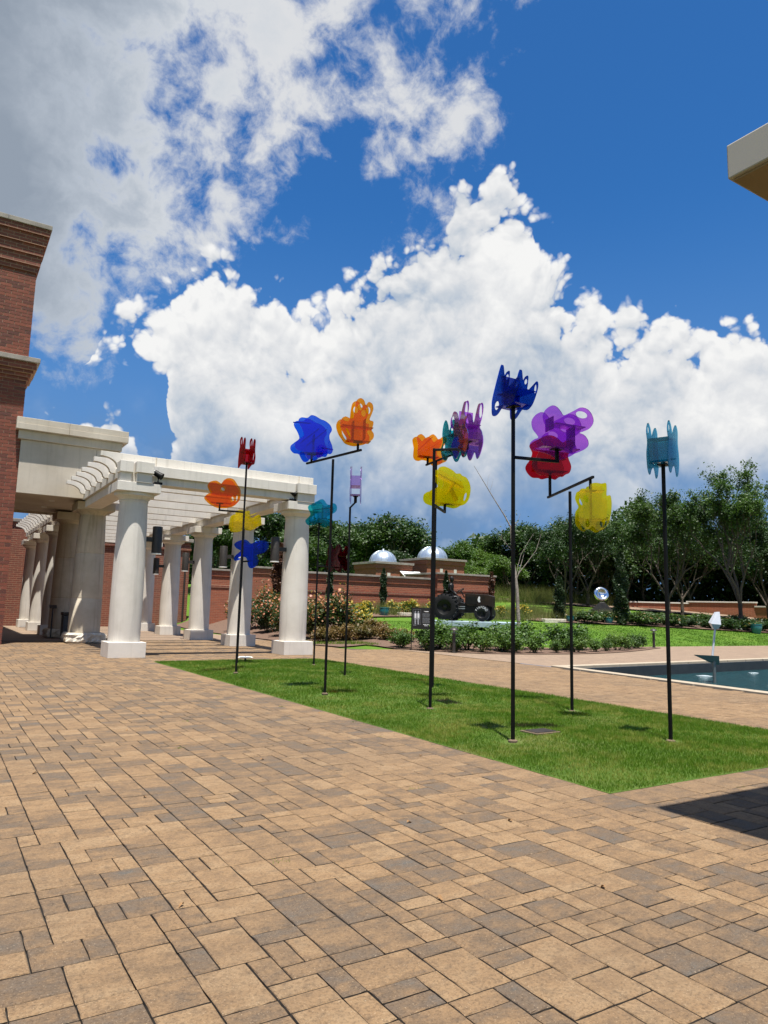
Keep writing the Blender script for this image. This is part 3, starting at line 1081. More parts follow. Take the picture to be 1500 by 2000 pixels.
# ------------------------------------------------------------------ entrance canopy between building and pergola
cp = empty('entrance_canopy', (4.9, 28.6, 0), 'boxy buff stone entrance canopy joined to the brick building', 'canopy')
CY0, CY1, CX0, CX1 = 27.40, 33.8, BX + .004, 5.40
mb = MB()
for x0, x1 in ((CX0, 4.62), (4.628, CX1)):
    mb.box(x0, x1, CY0, CY0 + .22, 5.17, 7.05)
mb.box(CX1 - .22, CX1, CY0 + .224, CY1, 5.17, 7.05)
mb.box(CX0, CX1 - .224, CY1 - .22, CY1, 5.17, 7.05)
mb.build('fascia', M['stone_b'], cp, bevel=.01)
MB().box(CX0, CX1 - .224, CY0 + .224, CY1 - .224, 5.25, 5.4).build('soffit', M['stone_b'], cp)
mb = MB()
mb.box(CX0 - .10, CX1 + .08, CY0 - .10, CY1 + .1, 7.055, 7.36)
mb.build('frieze_band', M['stone_b'], cp, bevel=.012)
x = CX0 - .2
for x1 in (3.62, CX1 + .26):
    mb = MB()
    mb.box(x + .003, x1 - .003, CY0 - .26, CY1 + .26, 7.365, 7.58)
    mb.build('cornice_stone', M['stone_b'], cp, bevel=.012)
    MB().box(x + .003, x1 - .003, CY0 - .24, CY1 + .24, 7.585, 7.79).build('coping_stone', M['stone_b'], cp, bevel=.01)
    x = x1
for yy in (29.4, 31.6):
    MB().lathe([(.11, 5.235), (.11, 5.249)], (3.5, yy, 0), 16).build('ceiling_light', M['white'], cp)


def rough_block(cx, cy, w, h, seed):
    mb = MB()
    rg = random.Random(seed)
    n, m_ = 14, 4
    ringsz = [0, .06, .14, .22, .30, h]
    for si, z in enumerate(ringsz):
        for side in range(4):
            for k in range(n):
                t = -1 + 2 * k / n
                ax, ay = ((t, -1), (1, t), (-t, 1), (-1, -t))[side]
                bulge = 0 if si in (0, 5) else rg.uniform(.0, .075)
                f = (w / 2 + bulge - (.03 if si in (0, 5) else 0)) / (w / 2)
                mb.v.append((cx + ax * w / 2 * f, cy + ay * w / 2 * f, z + (rg.uniform(-.015, .015) if 0 < si < 5 else 0)))
    N = 4 * n
    for s in range(5):
        for k in range(N):
            k2 = (k + 1) % N
            mb.f.append((s * N + k, s * N + k2, (s + 1) * N + k2, (s + 1) * N + k))
    mb.f.append(tuple(5 * N + k for k in range(N)))
    return mb


for i, (cx, cy) in enumerate(((4.88, 28.62), (4.72, 32.6))):
    prof = [(.55, .37), (.56, .45), (.565, 1.0)]
    mb = MB()
    zz = [.37, 1.62, 3.28, 4.70]
    for a, b in zip(zz[:-1], zz[1:]):
        r0 = .56 - .10 * (a / 4.7) ** 2
        r1 = .56 - .10 * (b / 4.7) ** 2
        mb.lathe([(r0 - .012, a), (r0, a + .014), (r1, b - .014), (r1 - .012, b)], (cx, cy, 0), 48)
    col = mb.build('column', M['old_stone'], cp, .7)
    rough_block(cx, cy, 1.26, .37, 20 + i).build('rough_stone_base', M['rough_stone'], col)
    MB().lathe([(.45, 4.70), (.47, 4.76), (.58, 4.86)], (cx, cy, 0), 48).build('echinus', M['old_stone'], col, .7)
    MB().box(cx - .66, cx + .66, cy - .66, cy + .66, 4.862, 5.165).build('abacus', M['stone_b'], col, bevel=.012)

# ------------------------------------------------------------------ pergola
pg = empty('pergola', (7.3, 33, 0), 'long pale stone pergola on two rows of round columns', 'pergola')
RA, RB = 4.65, 9.93


def column(cx, cy):
    prof = [(.425, .42), (.43, .5), (.435, 1.4), (.425, 2.6), (.405, 3.6), (.385, 4.33), (.40, 4.34), (.40, 4.37), (.385, 4.38)]
    c = MB().lathe(prof, (cx, cy, 0), 56).build('column', M['stone'], pg, .6)
    MB().box(cx - .5, cx + .5, cy - .5, cy + .5, 0, .42).build('pedestal', M['stone'], c, bevel=.008)
    MB().lathe([(.385, 4.381), (.40, 4.40), (.46, 4.47), (.545, 4.50), (.55, 4.585)], (cx, cy, 0), 56).build('echinus', M['stone'], c, .6)
    MB().box(cx - .60, cx + .60, cy - .60, cy + .60, 4.588, 4.845).build('abacus', M['stone'], c, bevel=.008)
    return c


ca = [21.02, 35.5, 40.2, 45.0]
cb = [21.3, 26.1, 30.9, 35.7, 40.5, 45.2]
for y in ca: column(RA, y)
for y in cb: column(RB, y)


def beam_v(cx, y0, y1):
    y = y0
    ends = arange(y0, y1, 4.8)
    for a, b in zip(ends[:-1], ends[1:]):
        mb = MB()
        mb.box(cx - .28, cx + .28, a + .004, b - .004, 4.848, 5.12)
        mb.box(cx - .37, cx + .37, a + .004, b - .004, 5.122, 5.42)
        mb.build('beam', M['stone'], pg, bevel=.008)


beam_v(RA, 20.62, 27.38)
beam_v(RA, 34.2, 46)
beam_v(RB, 20.85, 46)
# end beam between the two front columns
mb = MB()
mb.box(RA + .375, RB - .375, 20.80, 21.30, 4.90, 5.118)
mb.box(RA + .375, RB - .375, 20.70, 21.40, 5.12, 5.418)
mb.build('end_beam', M['stone'], pg, bevel=.008)
for x0, x1, y0 in ((4.10, 4.46, 20.46), (4.52, 5.0, 20.34), (9.60, 10.26, 20.62)):
    mb = MB()
    mb.box(x0 + .03, x1 - .03, y0 + .06, 20.9, 4.85, 5.119)
    mb.box(x0, x1, y0, 20.92, 5.121, 5.435)
    mb.build('beam_end_block', M['stone'], pg, bevel=.008)


def rafter(y, x0, x1, scroll):
    z0, z1 = 5.30, 5.73
    if scroll:
        P = [(x0, z1), (x0, z1 - .13)]
        for k in range(1, 9):                     # hollow then drop, as a cyma tail
            t = k / 8
            P.append((x0 + .46 * math.sin(t * math.pi / 2), z1 - .13 - .26 * (1 - math.cos(t * math.pi / 2))))
        P += [(x0 + .50, z0 + .02), (x0 + .50, z0)]
    else:
        P = [(x0, z1), (x0, z0)]
    xa, xb = max(RA + .375, x0 + .03), RB - .375           # drop between the beams
    if x1 > 9:
        P += [(xa, z0), (xa, 5.06), (xb, 5.06), (xb, z0)]
    P += [(x1, z0), (x1, z1)]
    mb = MB()
    mb.prism(P, [], (0, y, 0), (1, 0, 0), (0, 0, 1), (0, 1, 0), .17)
    return mb.build('rafter', M['stone'], pg, bevel=.006)


for k in range(25):
    y = 21.10 + k * 1.0
    if y < 27.3 or y > 34.3:
        r_ = rafter(y, 3.66, 10.32, True) if k % 2 == 0 else rafter(y, 3.66, RA + .372, True)
        for xx in (5.2, 9.8) if k == 0 else ():
            MB().box(xx - .012, xx + .012, y - .10, y - .088, 5.44, 5.735).build('joint_strip', M['stone_b'], r_)
    elif k % 2 == 0:
        rafter(y, 5.7, 10.32, False)

# speakers and spotlights on the pergola
for (x, y, tgt, lb) in ((5.36, 20.95, 5.06, 'black cylindrical speaker on the corner column beside the canopy'), (9.15, 21.2, 9.52, 'black cylindrical speaker on the end column by the grass'), (9.15, 26.0, 9.52, 'black cylindrical speaker on the column second from the lawn'), (9.15, 30.8, 9.52, 'black cylindrical speaker on the column third from the lawn'), (9.15, 35.6, 9.52, 'black cylindrical speaker on the column fourth from the lawn')):
    s = empty('column_speaker', (x, y, 2.9), lb, 'speaker', 'speakers on the pergola columns')
    MB().lathe([(.125, 2.93), (.14, 2.95), (.14, 3.68), (.13, 3.70)], (x, y, 0), 24).build('housing', M['dark'], s, .6)
    MB().lathe([(.145, 2.895), (.145, 2.926)], (x, y, 0), 24).build('trim_ring', M['white'], s)
    MB().box(min(x, tgt), max(x, tgt), y - .05, y + .05, 3.25, 3.38).build('bracket', M['dark'], s)
for x, y, lb in ((5.16, 20.5, 'small black spotlight on the capital beside the canopy'), (9.5, 20.82, 'small black spotlight on the capital beside the grass strip')):
    s = empty('spotlight', (x, y, 4.847), lb, 'spotlight', 'spotlights on the pergola capitals')
    MB().box(x - .11, x + .11, y - .08, y + .08, 4.847, 4.92).build('base', M['black'], s, bevel=.01)
    MB().tube([(x, y, 4.915), (x, y, 5.06), (x + .02, y - .02, 5.12)], .035).build('neck', M['black'], s)
    dx = Vector((.55, -.35, -.35)).normalized()
    c = Vector((x - .02, y, 5.15))
    MB().tube([c - dx * .13, c - dx * .1, c + dx * .06, c + dx * .15], [.05, .085, .085, .10], 14).build('lamp_head', M['black'], s, .7)
    MB().tube([c - dx * .145, c - dx * .105], [.05, .075], 14).build('rear_cap', M['white'], s, .7)

# litter bin and post under the canopy
b = empty('litter_bin', (4.78, 31.4, 0), 'dark slate litter bin standing under the canopy', 'bin')
MB().box(4.51, 5.05, 31.13, 31.67, 0, .93).build('body', M['bin'], b, bevel=.02)
MB().box(4.48, 5.08, 31.10, 31.70, .935, 1.06).build('lid', M['dark'], b, bevel=.02)
s = empty('notice_post', (4.2, 31.9, 0), 'thin grey post with small tilted notice plate under the canopy', 'notice post')
MB().lathe([(.17, 0), (.17, .02), (.03, .05)], (4.2, 31.9, 0), 20).build('base', M['dark'], s)
MB().tube([(4.2, 31.9, .04), (4.2, 31.9, 1.2)], .028).build('post', M['bin'], s)
MB().obox((4.2, 31.88, 1.26), (1, 0, 0), (0, .8, .6), (0, -.6, .8), .14, .10, .012).build('plate', M['dark'], s)

# ------------------------------------------------------------------ brick walls and buildings behind the pergola
w_ = empty('brick_side_wall', (3, 47, 0), 'shaded red brick wall under a stone coping behind the canopy', 'wall')
MB().box(-4, 5.0, 47, 48.5, 0, 6.05).build('wall', M['brick'], w_)
MB().box(-4.1, 5.1, 46.9, 48.6, 6.055, 6.25).build('coping', M['cap'], w_, bevel=.02)
b2 = empty('brick_pavilion', (11.4, 47.2, 0), 'square red brick block with stone coping behind the pergola end', 'building')
MB().box(8.6, 14.3, 47.2, 56, 0, 5.55).build('wall', M['brick'], b2)
MB().box(8.55, 14.35, 47.1, 56, 5.0, 5.25).build('brick_band', M['brick'], b2, bevel=.01)
MB().box(8.45, 14.45, 47.0, 56.1, 5.56, 5.78).build('coping', M['cap'], b2, bevel=.02)
mb = MB()
mb.tube([(14.0, 47.1, 0), (14.0, 47.1, 3.9)], .06)
mb.build('downpipe', M['dark'], b2)
b3 = empty('tan_building', (13, 66, 0), 'tan stucco block above a brick plinth seen between columns', 'building')
MB().box(5, 15.5, 66, 70, 0, 3.2).build('plinth', M['brick'], b3)
MB().box(5, 15.4, 66.1, 70, 3.205, 6.3).build('wall', M['tan'], b3)
for z in (4.2, 5.2): MB().box(5, 15.41, 66.085, 66.099, z, z + .03).build('groove', M['soil'], b3)
for i, (y0, z1) in enumerate(((56.6, .45), (57.6, .9))):
    st = MB().box(5, 15, y0, y0 + 1, 0, z1).build('stone_step', M['stone'], None, bevel=.02)
    tag(st, ('lower' if i == 0 else 'upper') + ' pale stone step seen past the pergola columns', 'step')


def gwall(name, x0, x1, y, top, base, label, band=True, ret=0):
    w = empty(name, ((x0 + x1) / 2, y, base), label, 'wall')
    MB().box(x0, x1, y, y + .5 + ret, base - .5, top).build('wall', M['brick_far'], w)
    MB().box(x0 - .04, x1 + .04, y - .05, y + .55 + ret, top - .34, top - .002).build('corbel_course', M['brick_far'], w, bevel=.008)
    if band:
        MB().box(x0 - .02, x1 + .02, y - .035, y + .3, top - 1.02, top - .86).build('brick_band', M['brick'], w, bevel=.008)
    x = x0 - .1
    while x < x1 + .05:
        xe = min(x + 1.5, x1 + .1)
        if x1 + .1 - xe < .3: xe = x1 + .1
        MB().box(x + .004, xe - .004, y - .12, y + .62 + ret, top, top + .11).build('coping_stone', M['cap'], w, bevel=.01)
        x = xe
    return w


gwall('garden_wall', 17.2, 26.2, 36.0, 3.36, .8, 'long red brick garden wall with stone coping behind the lawn')
gwall('garden_wall', 26.2, 30.75, 35.6, 3.72, 1.0, 'taller red brick wall block behind the tractor sculpture', ret=3)
gwall('garden_wall', 13.6, 16.1, 42.0, 3.55, .2, 'short red brick wall piece with curved coping behind the roses')
gwall('garden_wall', 16.1, 18.0, 41.8, 3.82, .4, 'raised brick wall pier between the roses and long wall', band=False)
gwall('garden_wall', 18.0, 20.0, 42.0, 3.2, .6, 'low red brick wall piece beside the brown conifer')

# domed pavilions
for cx, cy, hw, zc, rd, zt, lb in ((28.7, 46, 1.55, 4.95, 1.02, 5.95, 'smaller brick pavilion with silver ribbed dome behind wall'), (33.6, 46.4, 1.8, 5.5, 1.2, 6.6, 'larger brick pavilion with silver ribbed dome behind wall')):
    d = empty('domed_pavilion', (cx, cy, 2), lb, 'pavilion', 'domed brick pavilions')
    MB().box(cx - hw, cx + hw, cy - hw, cy + hw, 1.5, zc - .5).build('wall', M['brick_far'], d)
    MB().box(cx - hw - .07, cx + hw + .07, cy - hw - .07, cy + hw + .07, zc - .499, zc - .16).build('brick_cornice', M['brick_far'], d, bevel=.01)
    MB().box(cx - hw - .16, cx + hw + .16, cy - hw - .16, cy + hw + .16, zc - .158, zc).build('coping', M['cap'], d, bevel=.01)
    prof = [(rd + .06, zc + .002), (rd + .06, zc + .08)] + [(rd * math.cos(t * math.pi / 2 / 9), zc + .08 + (zt - zc - .12) * math.sin(t * math.pi / 2 / 9)) for t in range(9)] + [(.03, zt - .04)]
    dm = MB().lathe(prof, (cx, cy, 0), 40).build('dome', M['zinc'], d, .6)
    for k in range(14):
        w = 2 * math.pi * k / 14
        pts = [(cx + (rd + .008) * math.cos(t * math.pi / 2 / 8) * math.cos(w), cy + (rd + .008) * math.cos(t * math.pi / 2 / 8) * math.sin(w), zc + .085 + (zt - zc - .12) * math.sin(t * math.pi / 2 / 8)) for t in range(9)]
        MB().tube(pts, .018, 5).build('rib', M['zinc'], dm)
    MB().lathe([(.07, zt - .06), (.09, zt), (.05, zt + .08)], (cx, cy, 0), 12).build('finial', M['zinc'], dm, .7)
    for sx in (-.45, .9):
        MB().box(cx + sx - .13, cx + sx + .13, cy - hw - .03, cy - hw - .003, zc - 1.15, zc - .8).build('stone_plaque', M['stone'], d)
aw = empty('awning', (29.8, 44.35, 3.6), 'small white ribbed awning beside the smaller domed pavilion', 'awning')
mb = MB()
for k in range(9):
    x = 29.2 + k * .2
    mb.poly([(x, 44.44, 4.35), (x + .19, 44.44, 4.35), (x + .19, 43.7, 3.9), (x, 43.7, 3.9)])
    mb.poly([(x, 43.7, 3.9), (x + .19, 43.7, 3.9), (x + .19, 43.68, 3.7), (x, 43.68, 3.7)])
a_ = mb.build('cover', M['white'], aw)
so = a_.modifiers.new('thick', 'SOLIDIFY')
so.thickness = .02
mb = MB()
for x in (29.2, 30.98): mb.tube([(x, 44.44, 3.75), (x, 43.72, 3.8)], .02, 6)
mb.build('frame', M['white'], aw)

# ------------------------------------------------------------------ roof corner overhead at the right, out of which the near shadow falls
rf = empty('roof_eave', (4.53, 2.75, 4.60), 'corner of an overhanging grey roof eave high beside the plaza', 'roof')
EX, EY, EZ = 4.53, 2.75, 4.60
mb = MB()
mb.box(EX, EX + 9, EY - 9, EY, EZ, EZ + .26)
mb.build('fascia', M['eave'], rf, bevel=.01)
MB().box(EX + .03, EX + 9, EY - 9, EY - .03, EZ - .018, EZ - .002).build('soffit', M['soffit'], rf)
MB().box(EX + .62, EX + 9, EY - 9, EY - .42, EZ - .40, EZ - .02).build('drop_beam', M['bronze_brown'], rf, bevel=.01)
MB().box(EX + 3.2, EX + 9, EY - 9, EY - 2.6, 0, EZ - .42).build('wall', M['brick'], rf)

# ------------------------------------------------------------------ pool
def inset(P, d):
    out = []
    n = len(P)
    for i in range(n):
        p0, p1, p2 = Vector(P[i - 1]), Vector(P[i]), Vector(P[(i + 1) % n])
        a, b = (p1 - p0).normalized(), (p2 - p1).normalized()
        na, nb = Vector((a.y, -a.x)), Vector((b.y, -b.x))      # clockwise outline: inside is to the right
        k = d / (1 + na.dot(nb))
        out.append(tuple(p1 + (na + nb) * k))
    return out


PI_ = inset(POOL, .34)
pool = empty('pool', (POOL[0][0], POOL[0][1], 0), 'shallow dark pool with a pale limestone coping', 'pool')
n_ = 0
for i in range(4):
    a0, a1 = Vector(POOL[i]), Vector(POOL[(i + 1) % 4])
    b0, b1 = Vector(PI_[i]), Vector(PI_[(i + 1) % 4])
    L = (a1 - a0).length
    m_ = max(1, int(L / 1.2))
    for k in range(m_):
        t0, t1 = k / m_ + .0015, (k + 1) / m_ - .0015
        q = [a0.lerp(a1, t0), a0.lerp(a1, t1), b0.lerp(b1, t1), b0.lerp(b1, t0)]
        mb = MB()
        mb.v = [(p.x, p.y, z) for z in (-.05, .03) for p in q]
        mb.f = [(3, 2, 1, 0), (4, 5, 6, 7), (0, 1, 5, 4), (1, 2, 6, 5), (2, 3, 7, 6), (3, 0, 4, 7)]
        mb.build('coping_stone', M['pool_rim'], pool, bevel=.006)
mb = MB()
for i in range(4):
    a, b = PI_[i], PI_[(i + 1) % 4]
    mb.poly([(a[0], a[1], -.051), (b[0], b[1], -.051), (b[0], b[1], -.8), (a[0], a[1], -.8)])
mb.poly([(p[0], p[1], -.8) for p in PI_])
mb.build('basin', M['pool_wall'], pool)
ws = MB()
ws.poly([(p[0], p[1], -.36) for p in PI_])
wat = ws.build('water', M['water'])
tag(wat, kind='structure')
for i, (x, y) in enumerate(((21.3, 14.4), (24.4, 14.6))):
    mb = MB()
    rg = random.Random(40 + i)
    s = (.24, .18)[i]
    NR, NA = 9, 22
    for j in range(NR + 1):
        for k in range(NA):
            a = 2 * math.pi * k / NA
            r = s * 1.5 * j / NR * (1 + .18 * math.sin(3 * a + i) + .1 * rg.uniform(-1, 1))
            zz = -.364 + s * .07 * math.exp(-(j / NR * 1.9) ** 2) * (.7 + .6 * rg.random()) * (1 if j < NR else 0)
            mb.v.append((x + r * math.cos(a), y + r * math.sin(a), zz))
    for j in range(NR):
        for k in range(NA):
            k2 = (k + 1) % NA
            mb.f.append((j * NA + k, j * NA + k2, (j + 1) * NA + k2, (j + 1) * NA + k))
    o = mb.build('water_bubbler', M['foam'], None, 1.5)
    tag(o, 'small white bubble of churning water in the pool', 'fountain', 'bubblers along the far side of the pool')
# kinetic piece standing in the pool
px, py = 19.33, 12.76
rt = Vector((.848, -.53, 0))
fwd = Vector((.53, .848, 0))
k_ = empty('pool_sculpture', (px, py, -.8), 'slender steel sculpture with white faceted head standing in the pool', 'sculpture')
P = lambda u, w, z: tuple(Vector((px, py, 0)) + rt * u + fwd * w + Vector((0, 0, z)))
MB().tube([P(0, 0, -.8), P(0, 0, .28)], .045, 12).build('post', M['grey_metal'], k_, .6)
mb = MB()
mb.v = [P(-.62, -.15, .43), P(.10, -.12, .41), P(.17, .02, .16), P(-.03, .06, .20), P(-.62, -.10, .415), P(.10, -.06, .385), P(.16, .08, .14), P(-.03, .10, .185)]
mb.f = [(0, 1, 2, 3), (7, 6, 5, 4), (0, 4, 5, 1), (1, 5, 6, 2), (2, 6, 7, 3), (3, 7, 4, 0)]
mb.build('wing', M['grey_metal'], k_)
MB().tube([P(-.03, .03, .36), P(.09, .05, 1.19)], [.032, .028], 10).build('shaft', M['silver'], k_, .6)
mb = MB()
lo = [P(.03, -.02, 1.17), P(.15, -.02, 1.17), P(.15, .10, 1.17), P(.03, .10, 1.17)]
md = [P(-.09, -.12, 1.32), P(.19, -.12, 1.30), P(.22, .16, 1.36), P(-.05, .16, 1.36)]
hi = [P(.09, -.04, 1.66), P(.20, -.04, 1.67), P(.21, .08, 1.67), P(.10, .08, 1.66)]
mb.v = lo + md + hi
mb.f = [(3, 2, 1, 0), (8, 9, 10, 11)] + [(r + k, r + (k + 1) % 4, r + 4 + (k + 1) % 4, r + 4 + k) for r in (0, 4) for k in range(4)]
mb.build('faceted_head', M['silver'], k_)

# ------------------------------------------------------------------ the acrylic flower sculptures
def smooth_loop(P, n=4):
    out = []
    m_ = len(P)
    for i in range(m_):
        p0, p1, p2, p3 = (Vector(P[(i + d) % m_]) for d in (-1, 0, 1, 2))
        for k in range(n):
            t = k / n
            out.append(tuple(.5 * ((2 * p1) + (p2 - p0) * t + (2 * p0 - 5 * p1 + 4 * p2 - p3) * t * t + (3 * p1 - p0 - 3 * p2 + p3) * t ** 3)))
    return out


def ell(c, rx, ry, tilt=0, n=18):
    ct, st = math.cos(tilt), math.sin(tilt)
    return [(c[0] + rx * math.cos(a) * ct - ry * math.sin(a) * st, c[1] + rx * math.cos(a) * st + ry * math.sin(a) * ct) for a in (2 * math.pi * k / n for k in range(n))]


def flower(par, anchor, outline, holes, ang, gap, m, ribs, rods=(), shift=(0, 0), post=None, flip=1):
    """two parallel cut-out plates joined by cross ribs, standing on a bracket at anchor.
    outline, holes, ribs and rods in metres from the anchor: x along the plate, z up"""
    A = Vector(anchor)
    ex = Vector((math.cos(ang), math.sin(ang), 0))
    nn = Vector((math.sin(ang), -math.cos(ang), 0))          # plate normal, towards the plaza
    ez = Vector((0, 0, 1))
    ol = smooth_loop(outline)
    # bottom shelf carrying the bracket
    (x0, z0), (x1, z1) = ribs[0]
    def ribmesh(a, b):
        a, b = Vector(a), Vector(b)
        d = (b - a)
        L = d.length
        d.normalize()
        dirv = ex * d.x + ez * d.y
        c = A + ex * ((a.x + b.x) / 2) + ez * ((a.y + b.y) / 2)
        return MB().obox(c, dirv, nn, dirv.cross(nn), L / 2, gap / 2 - .006, .005)
    fl = ribmesh((x0, z0), (x1, z1)).build('flower', m, par)
    for s in (-1, 1):
        off = A + nn * (s * gap / 2) + ex * (shift[0] * s * .5) + ez * (shift[1] * s * .5)
        MB().prism(ol, holes, off, ex, ez, nn, .011).build('petal_plate', m, fl)
    for a, b in ribs[1:]:
        ribmesh(a, b).build('rib', m, fl)
    for a, b in rods:
        q = [A + ex * p[0] + ez * p[1] + nn * (gap / 2 * s_) for p, s_ in ((a, 1.25), (b, -1.25))]
        MB().tube(q, .011, 8).build('rod', m, fl)
    zb = z0 if post is None else post
    mb = MB()
    mb.obox(A + ex * 0 + ez * (zb - .008 if zb >= 0 else zb + .008), ex, nn, ez, .075, .055, .006)
    mb.build('bracket_plate', M['black'], fl)
    if abs(zb) > .03:
        MB().obox(A + ez * (zb / 2), ex, nn, ez, .018, .018, abs(zb) / 2).build('bracket_post', M['black'], fl)
    return fl


def cvt(pts, org, s):
    return [((x - org[0]) / s, (org[1] - y) / s) for x, y in pts]


def scl(pts, fx):
    return [(x * fx, z) for x, z in pts]


def sculpture(key, h, label):
    x, y = POLES[key]
    e = empty('flower_sculpture', (x, y, 0), label, 'sculpture', 'acrylic flower sculptures on the lawn')
    MB().box(x - .018, x + .018, y - .018, y + .018, -.1, h).build('pole', M['black'], e, bevel=.004)
    MB().lathe([(.05, .0), (.055, .05), (.03, .062)], (x, y, 0), 14).build('footing', M['soil'], e)
    return e


def arm(e, a, b, r=.018):
    a, b = Vector(a), Vector(b)
    d = (b - a).normalized()
    n = d.cross(Vector((0, 0, 1))).normalized()
    return MB().obox((a + b) / 2, d, n, d.cross(n), (b - a).length / 2, r, r).build('arm', M['black'], e, bevel=.004)


FR = R(-17)         # plates that face the plaza
ED = R(-90)         # plates turned edge on
# outlines, traced as cut shapes (arbitrary units, scaled to metres)
o_blueB = [(205, 215), (250, 175), (345, 172), (400, 125), (470, 130), (560, 175), (640, 200), (720, 260), (750, 340), (715, 420), (720, 500), (760, 590), (775, 680), (745, 735), (690, 735), (640, 750), (600, 790), (550, 812), (490, 790), (450, 835), (390, 845), (340, 790), (300, 725), (220, 715), (165, 660), (165, 600), (210, 550), (290, 480), (295, 430), (260, 350), (210, 270)]
o_orB = [(375, 290), (385, 255), (410, 240), (440, 250), (462, 240), (470, 170), (480, 125), (505, 108), (528, 120), (541, 150), (560, 128), (585, 140), (592, 175), (580, 215), (570, 248), (595, 258), (592, 290), (585, 315), (600, 340), (597, 370), (570, 395), (530, 408), (490, 415), (440, 403), (415, 375), (390, 340)]
o_orA = [(150, 600), (190, 560), (255, 545), (225, 490), (195, 430), (195, 380), (240, 350), (310, 340), (360, 365), (395, 380), (420, 330), (470, 290), (540, 285), (590, 310), (640, 380), (690, 450), (700, 530), (690, 620), (640, 690), (560, 735), (450, 755), (350, 750), (250, 705), (180, 650)]
o_yA2 = [(600, 960), (620, 860), (690, 830), (695, 780), (760, 768), (830, 780), (900, 772), (905, 860), (960, 885), (1040, 825), (1085, 850), (1100, 930), (1100, 1000), (1030, 1035), (960, 1090), (850, 1080), (770, 1120), (650, 1130), (600, 1060)]
o_blA2 = [(600, 1200), (640, 1160), (740, 1130), (800, 1150), (850, 1190), (940, 1150), (1040, 1130), (1120, 1150), (1145, 1230), (1100, 1310), (1000, 1350), (955, 1375), (985, 1460), (970, 1540), (910, 1585), (850, 1550), (820, 1430), (770, 1400), (700, 1450), (630, 1470), (605, 1430), (640, 1370), (710, 1300), (640, 1260)]
o_tealC = [(100, 640), (130, 600), (200, 580), (250, 530), (320, 510), (370, 550), (410, 600), (470, 610), (520, 575), (580, 590), (610, 650), (600, 720), (550, 770), (490, 800), (480, 850), (530, 900), (540, 950), (500, 1000), (450, 1030), (380, 1010), (330, 980), (250, 980), (150, 1005), (80, 970), (60, 910), (90, 870), (150, 800), (140, 740), (110, 690)]
o_yE = [(415, 1220), (500, 1185), (590, 1205), (680, 1250), (730, 1290), (800, 1285), (840, 1320), (910, 1345), (960, 1410), (990, 1500), (990, 1600), (960, 1720), (900, 1800), (800, 1840), (650, 1820), (560, 1815), (480, 1845), (400, 1820), (300, 1790), (250, 1730), (255, 1640), (310, 1590), (380, 1560), (420, 1500), (412, 1400), (415, 1300)]
o_orF = [(55, 740), (80, 700), (130, 680), (180, 710), (220, 750), (270, 700), (330, 665), (380, 690), (430, 745), (490, 700), (540, 685), (575, 720), (560, 790), (520, 850), (490, 900), (490, 960), (540, 1000), (585, 1050), (570, 1100), (520, 1130), (470, 1150), (410, 1150), (360, 1110), (310, 1080), (230, 1070), (170, 1090), (110, 1080), (75, 1030), (75, 950), (80, 880), (65, 810)]
o_blG = [(755, 1030), (870, 480), (935, 215), (965, 200), (990, 250), (1012, 510), (1060, 455), (1112, 440), (1120, 520), (1112, 650), (1100, 850), (1200, 780), (1290, 690), (1318, 740), (1318, 850), (1290, 1000), (1240, 1180), (1190, 1300), (1110, 1380), (1040, 1360), (990, 1335), (930, 1420), (870, 1510), (800, 1540), (750, 1480), (740, 1280)]
o_puG = [(270, 330), (290, 260), (350, 190), (430, 150), (500, 170), (560, 230), (600, 280), (680, 245), (780, 190), (870, 140), (960, 140), (1040, 190), (1085, 280), (1080, 360), (1020, 440), (930, 490), (860, 520), (930, 545), (990, 610), (1000, 690), (950, 750), (860, 800), (750, 845), (690, 845), (600, 800), (500, 770), (380, 750), (290, 740), (245, 690), (250, 630), (310, 575), (380, 540), (340, 480), (290, 420)]
o_reH = [(195, 680), (210, 640), (260, 600), (350, 555), (440, 545), (520, 570), (610, 630), (680, 590), (740, 580), (775, 620), (770, 690), (730, 760), (695, 820), (710, 880), (740, 950), (740, 1010), (710, 1070), (650, 1100), (600, 1135), (540, 1125), (480, 1120), (390, 1145), (330, 1130), (240, 1130), (170, 1080), (130, 1010), (145, 950), (190, 890), (225, 820), (235, 760)]
o_yH = [(870, 1330), (890, 1290), (940, 1285), (1008, 1290), (1022, 1220), (1100, 1200), (1180, 1212), (1240, 1205), (1250, 1290), (1248, 1385), (1298, 1385), (1315, 1480), (1310, 1600), (1290, 1720), (1260, 1800), (1200, 1870), (1140, 1890), (1080, 1860), (1040, 1830), (980, 1880), (900, 1830), (860, 1750), (860, 1600), (905, 1520), (880, 1450), (860, 1390)]
o_reA = [(775, 1580), (830, 1570), (900, 1520), (980, 1480), (1060, 1490), (1110, 1450), (1135, 1300), (1138, 1200), (1112, 1050), (1105, 900), (1110, 650), (1085, 560), (1060, 535), (1022, 570), (1003, 650), (980, 830), (957, 700), (935, 520), (900, 450), (860, 460), (815, 520), (808, 650), (825, 790), (800, 900), (780, 1100), (768, 1300)]
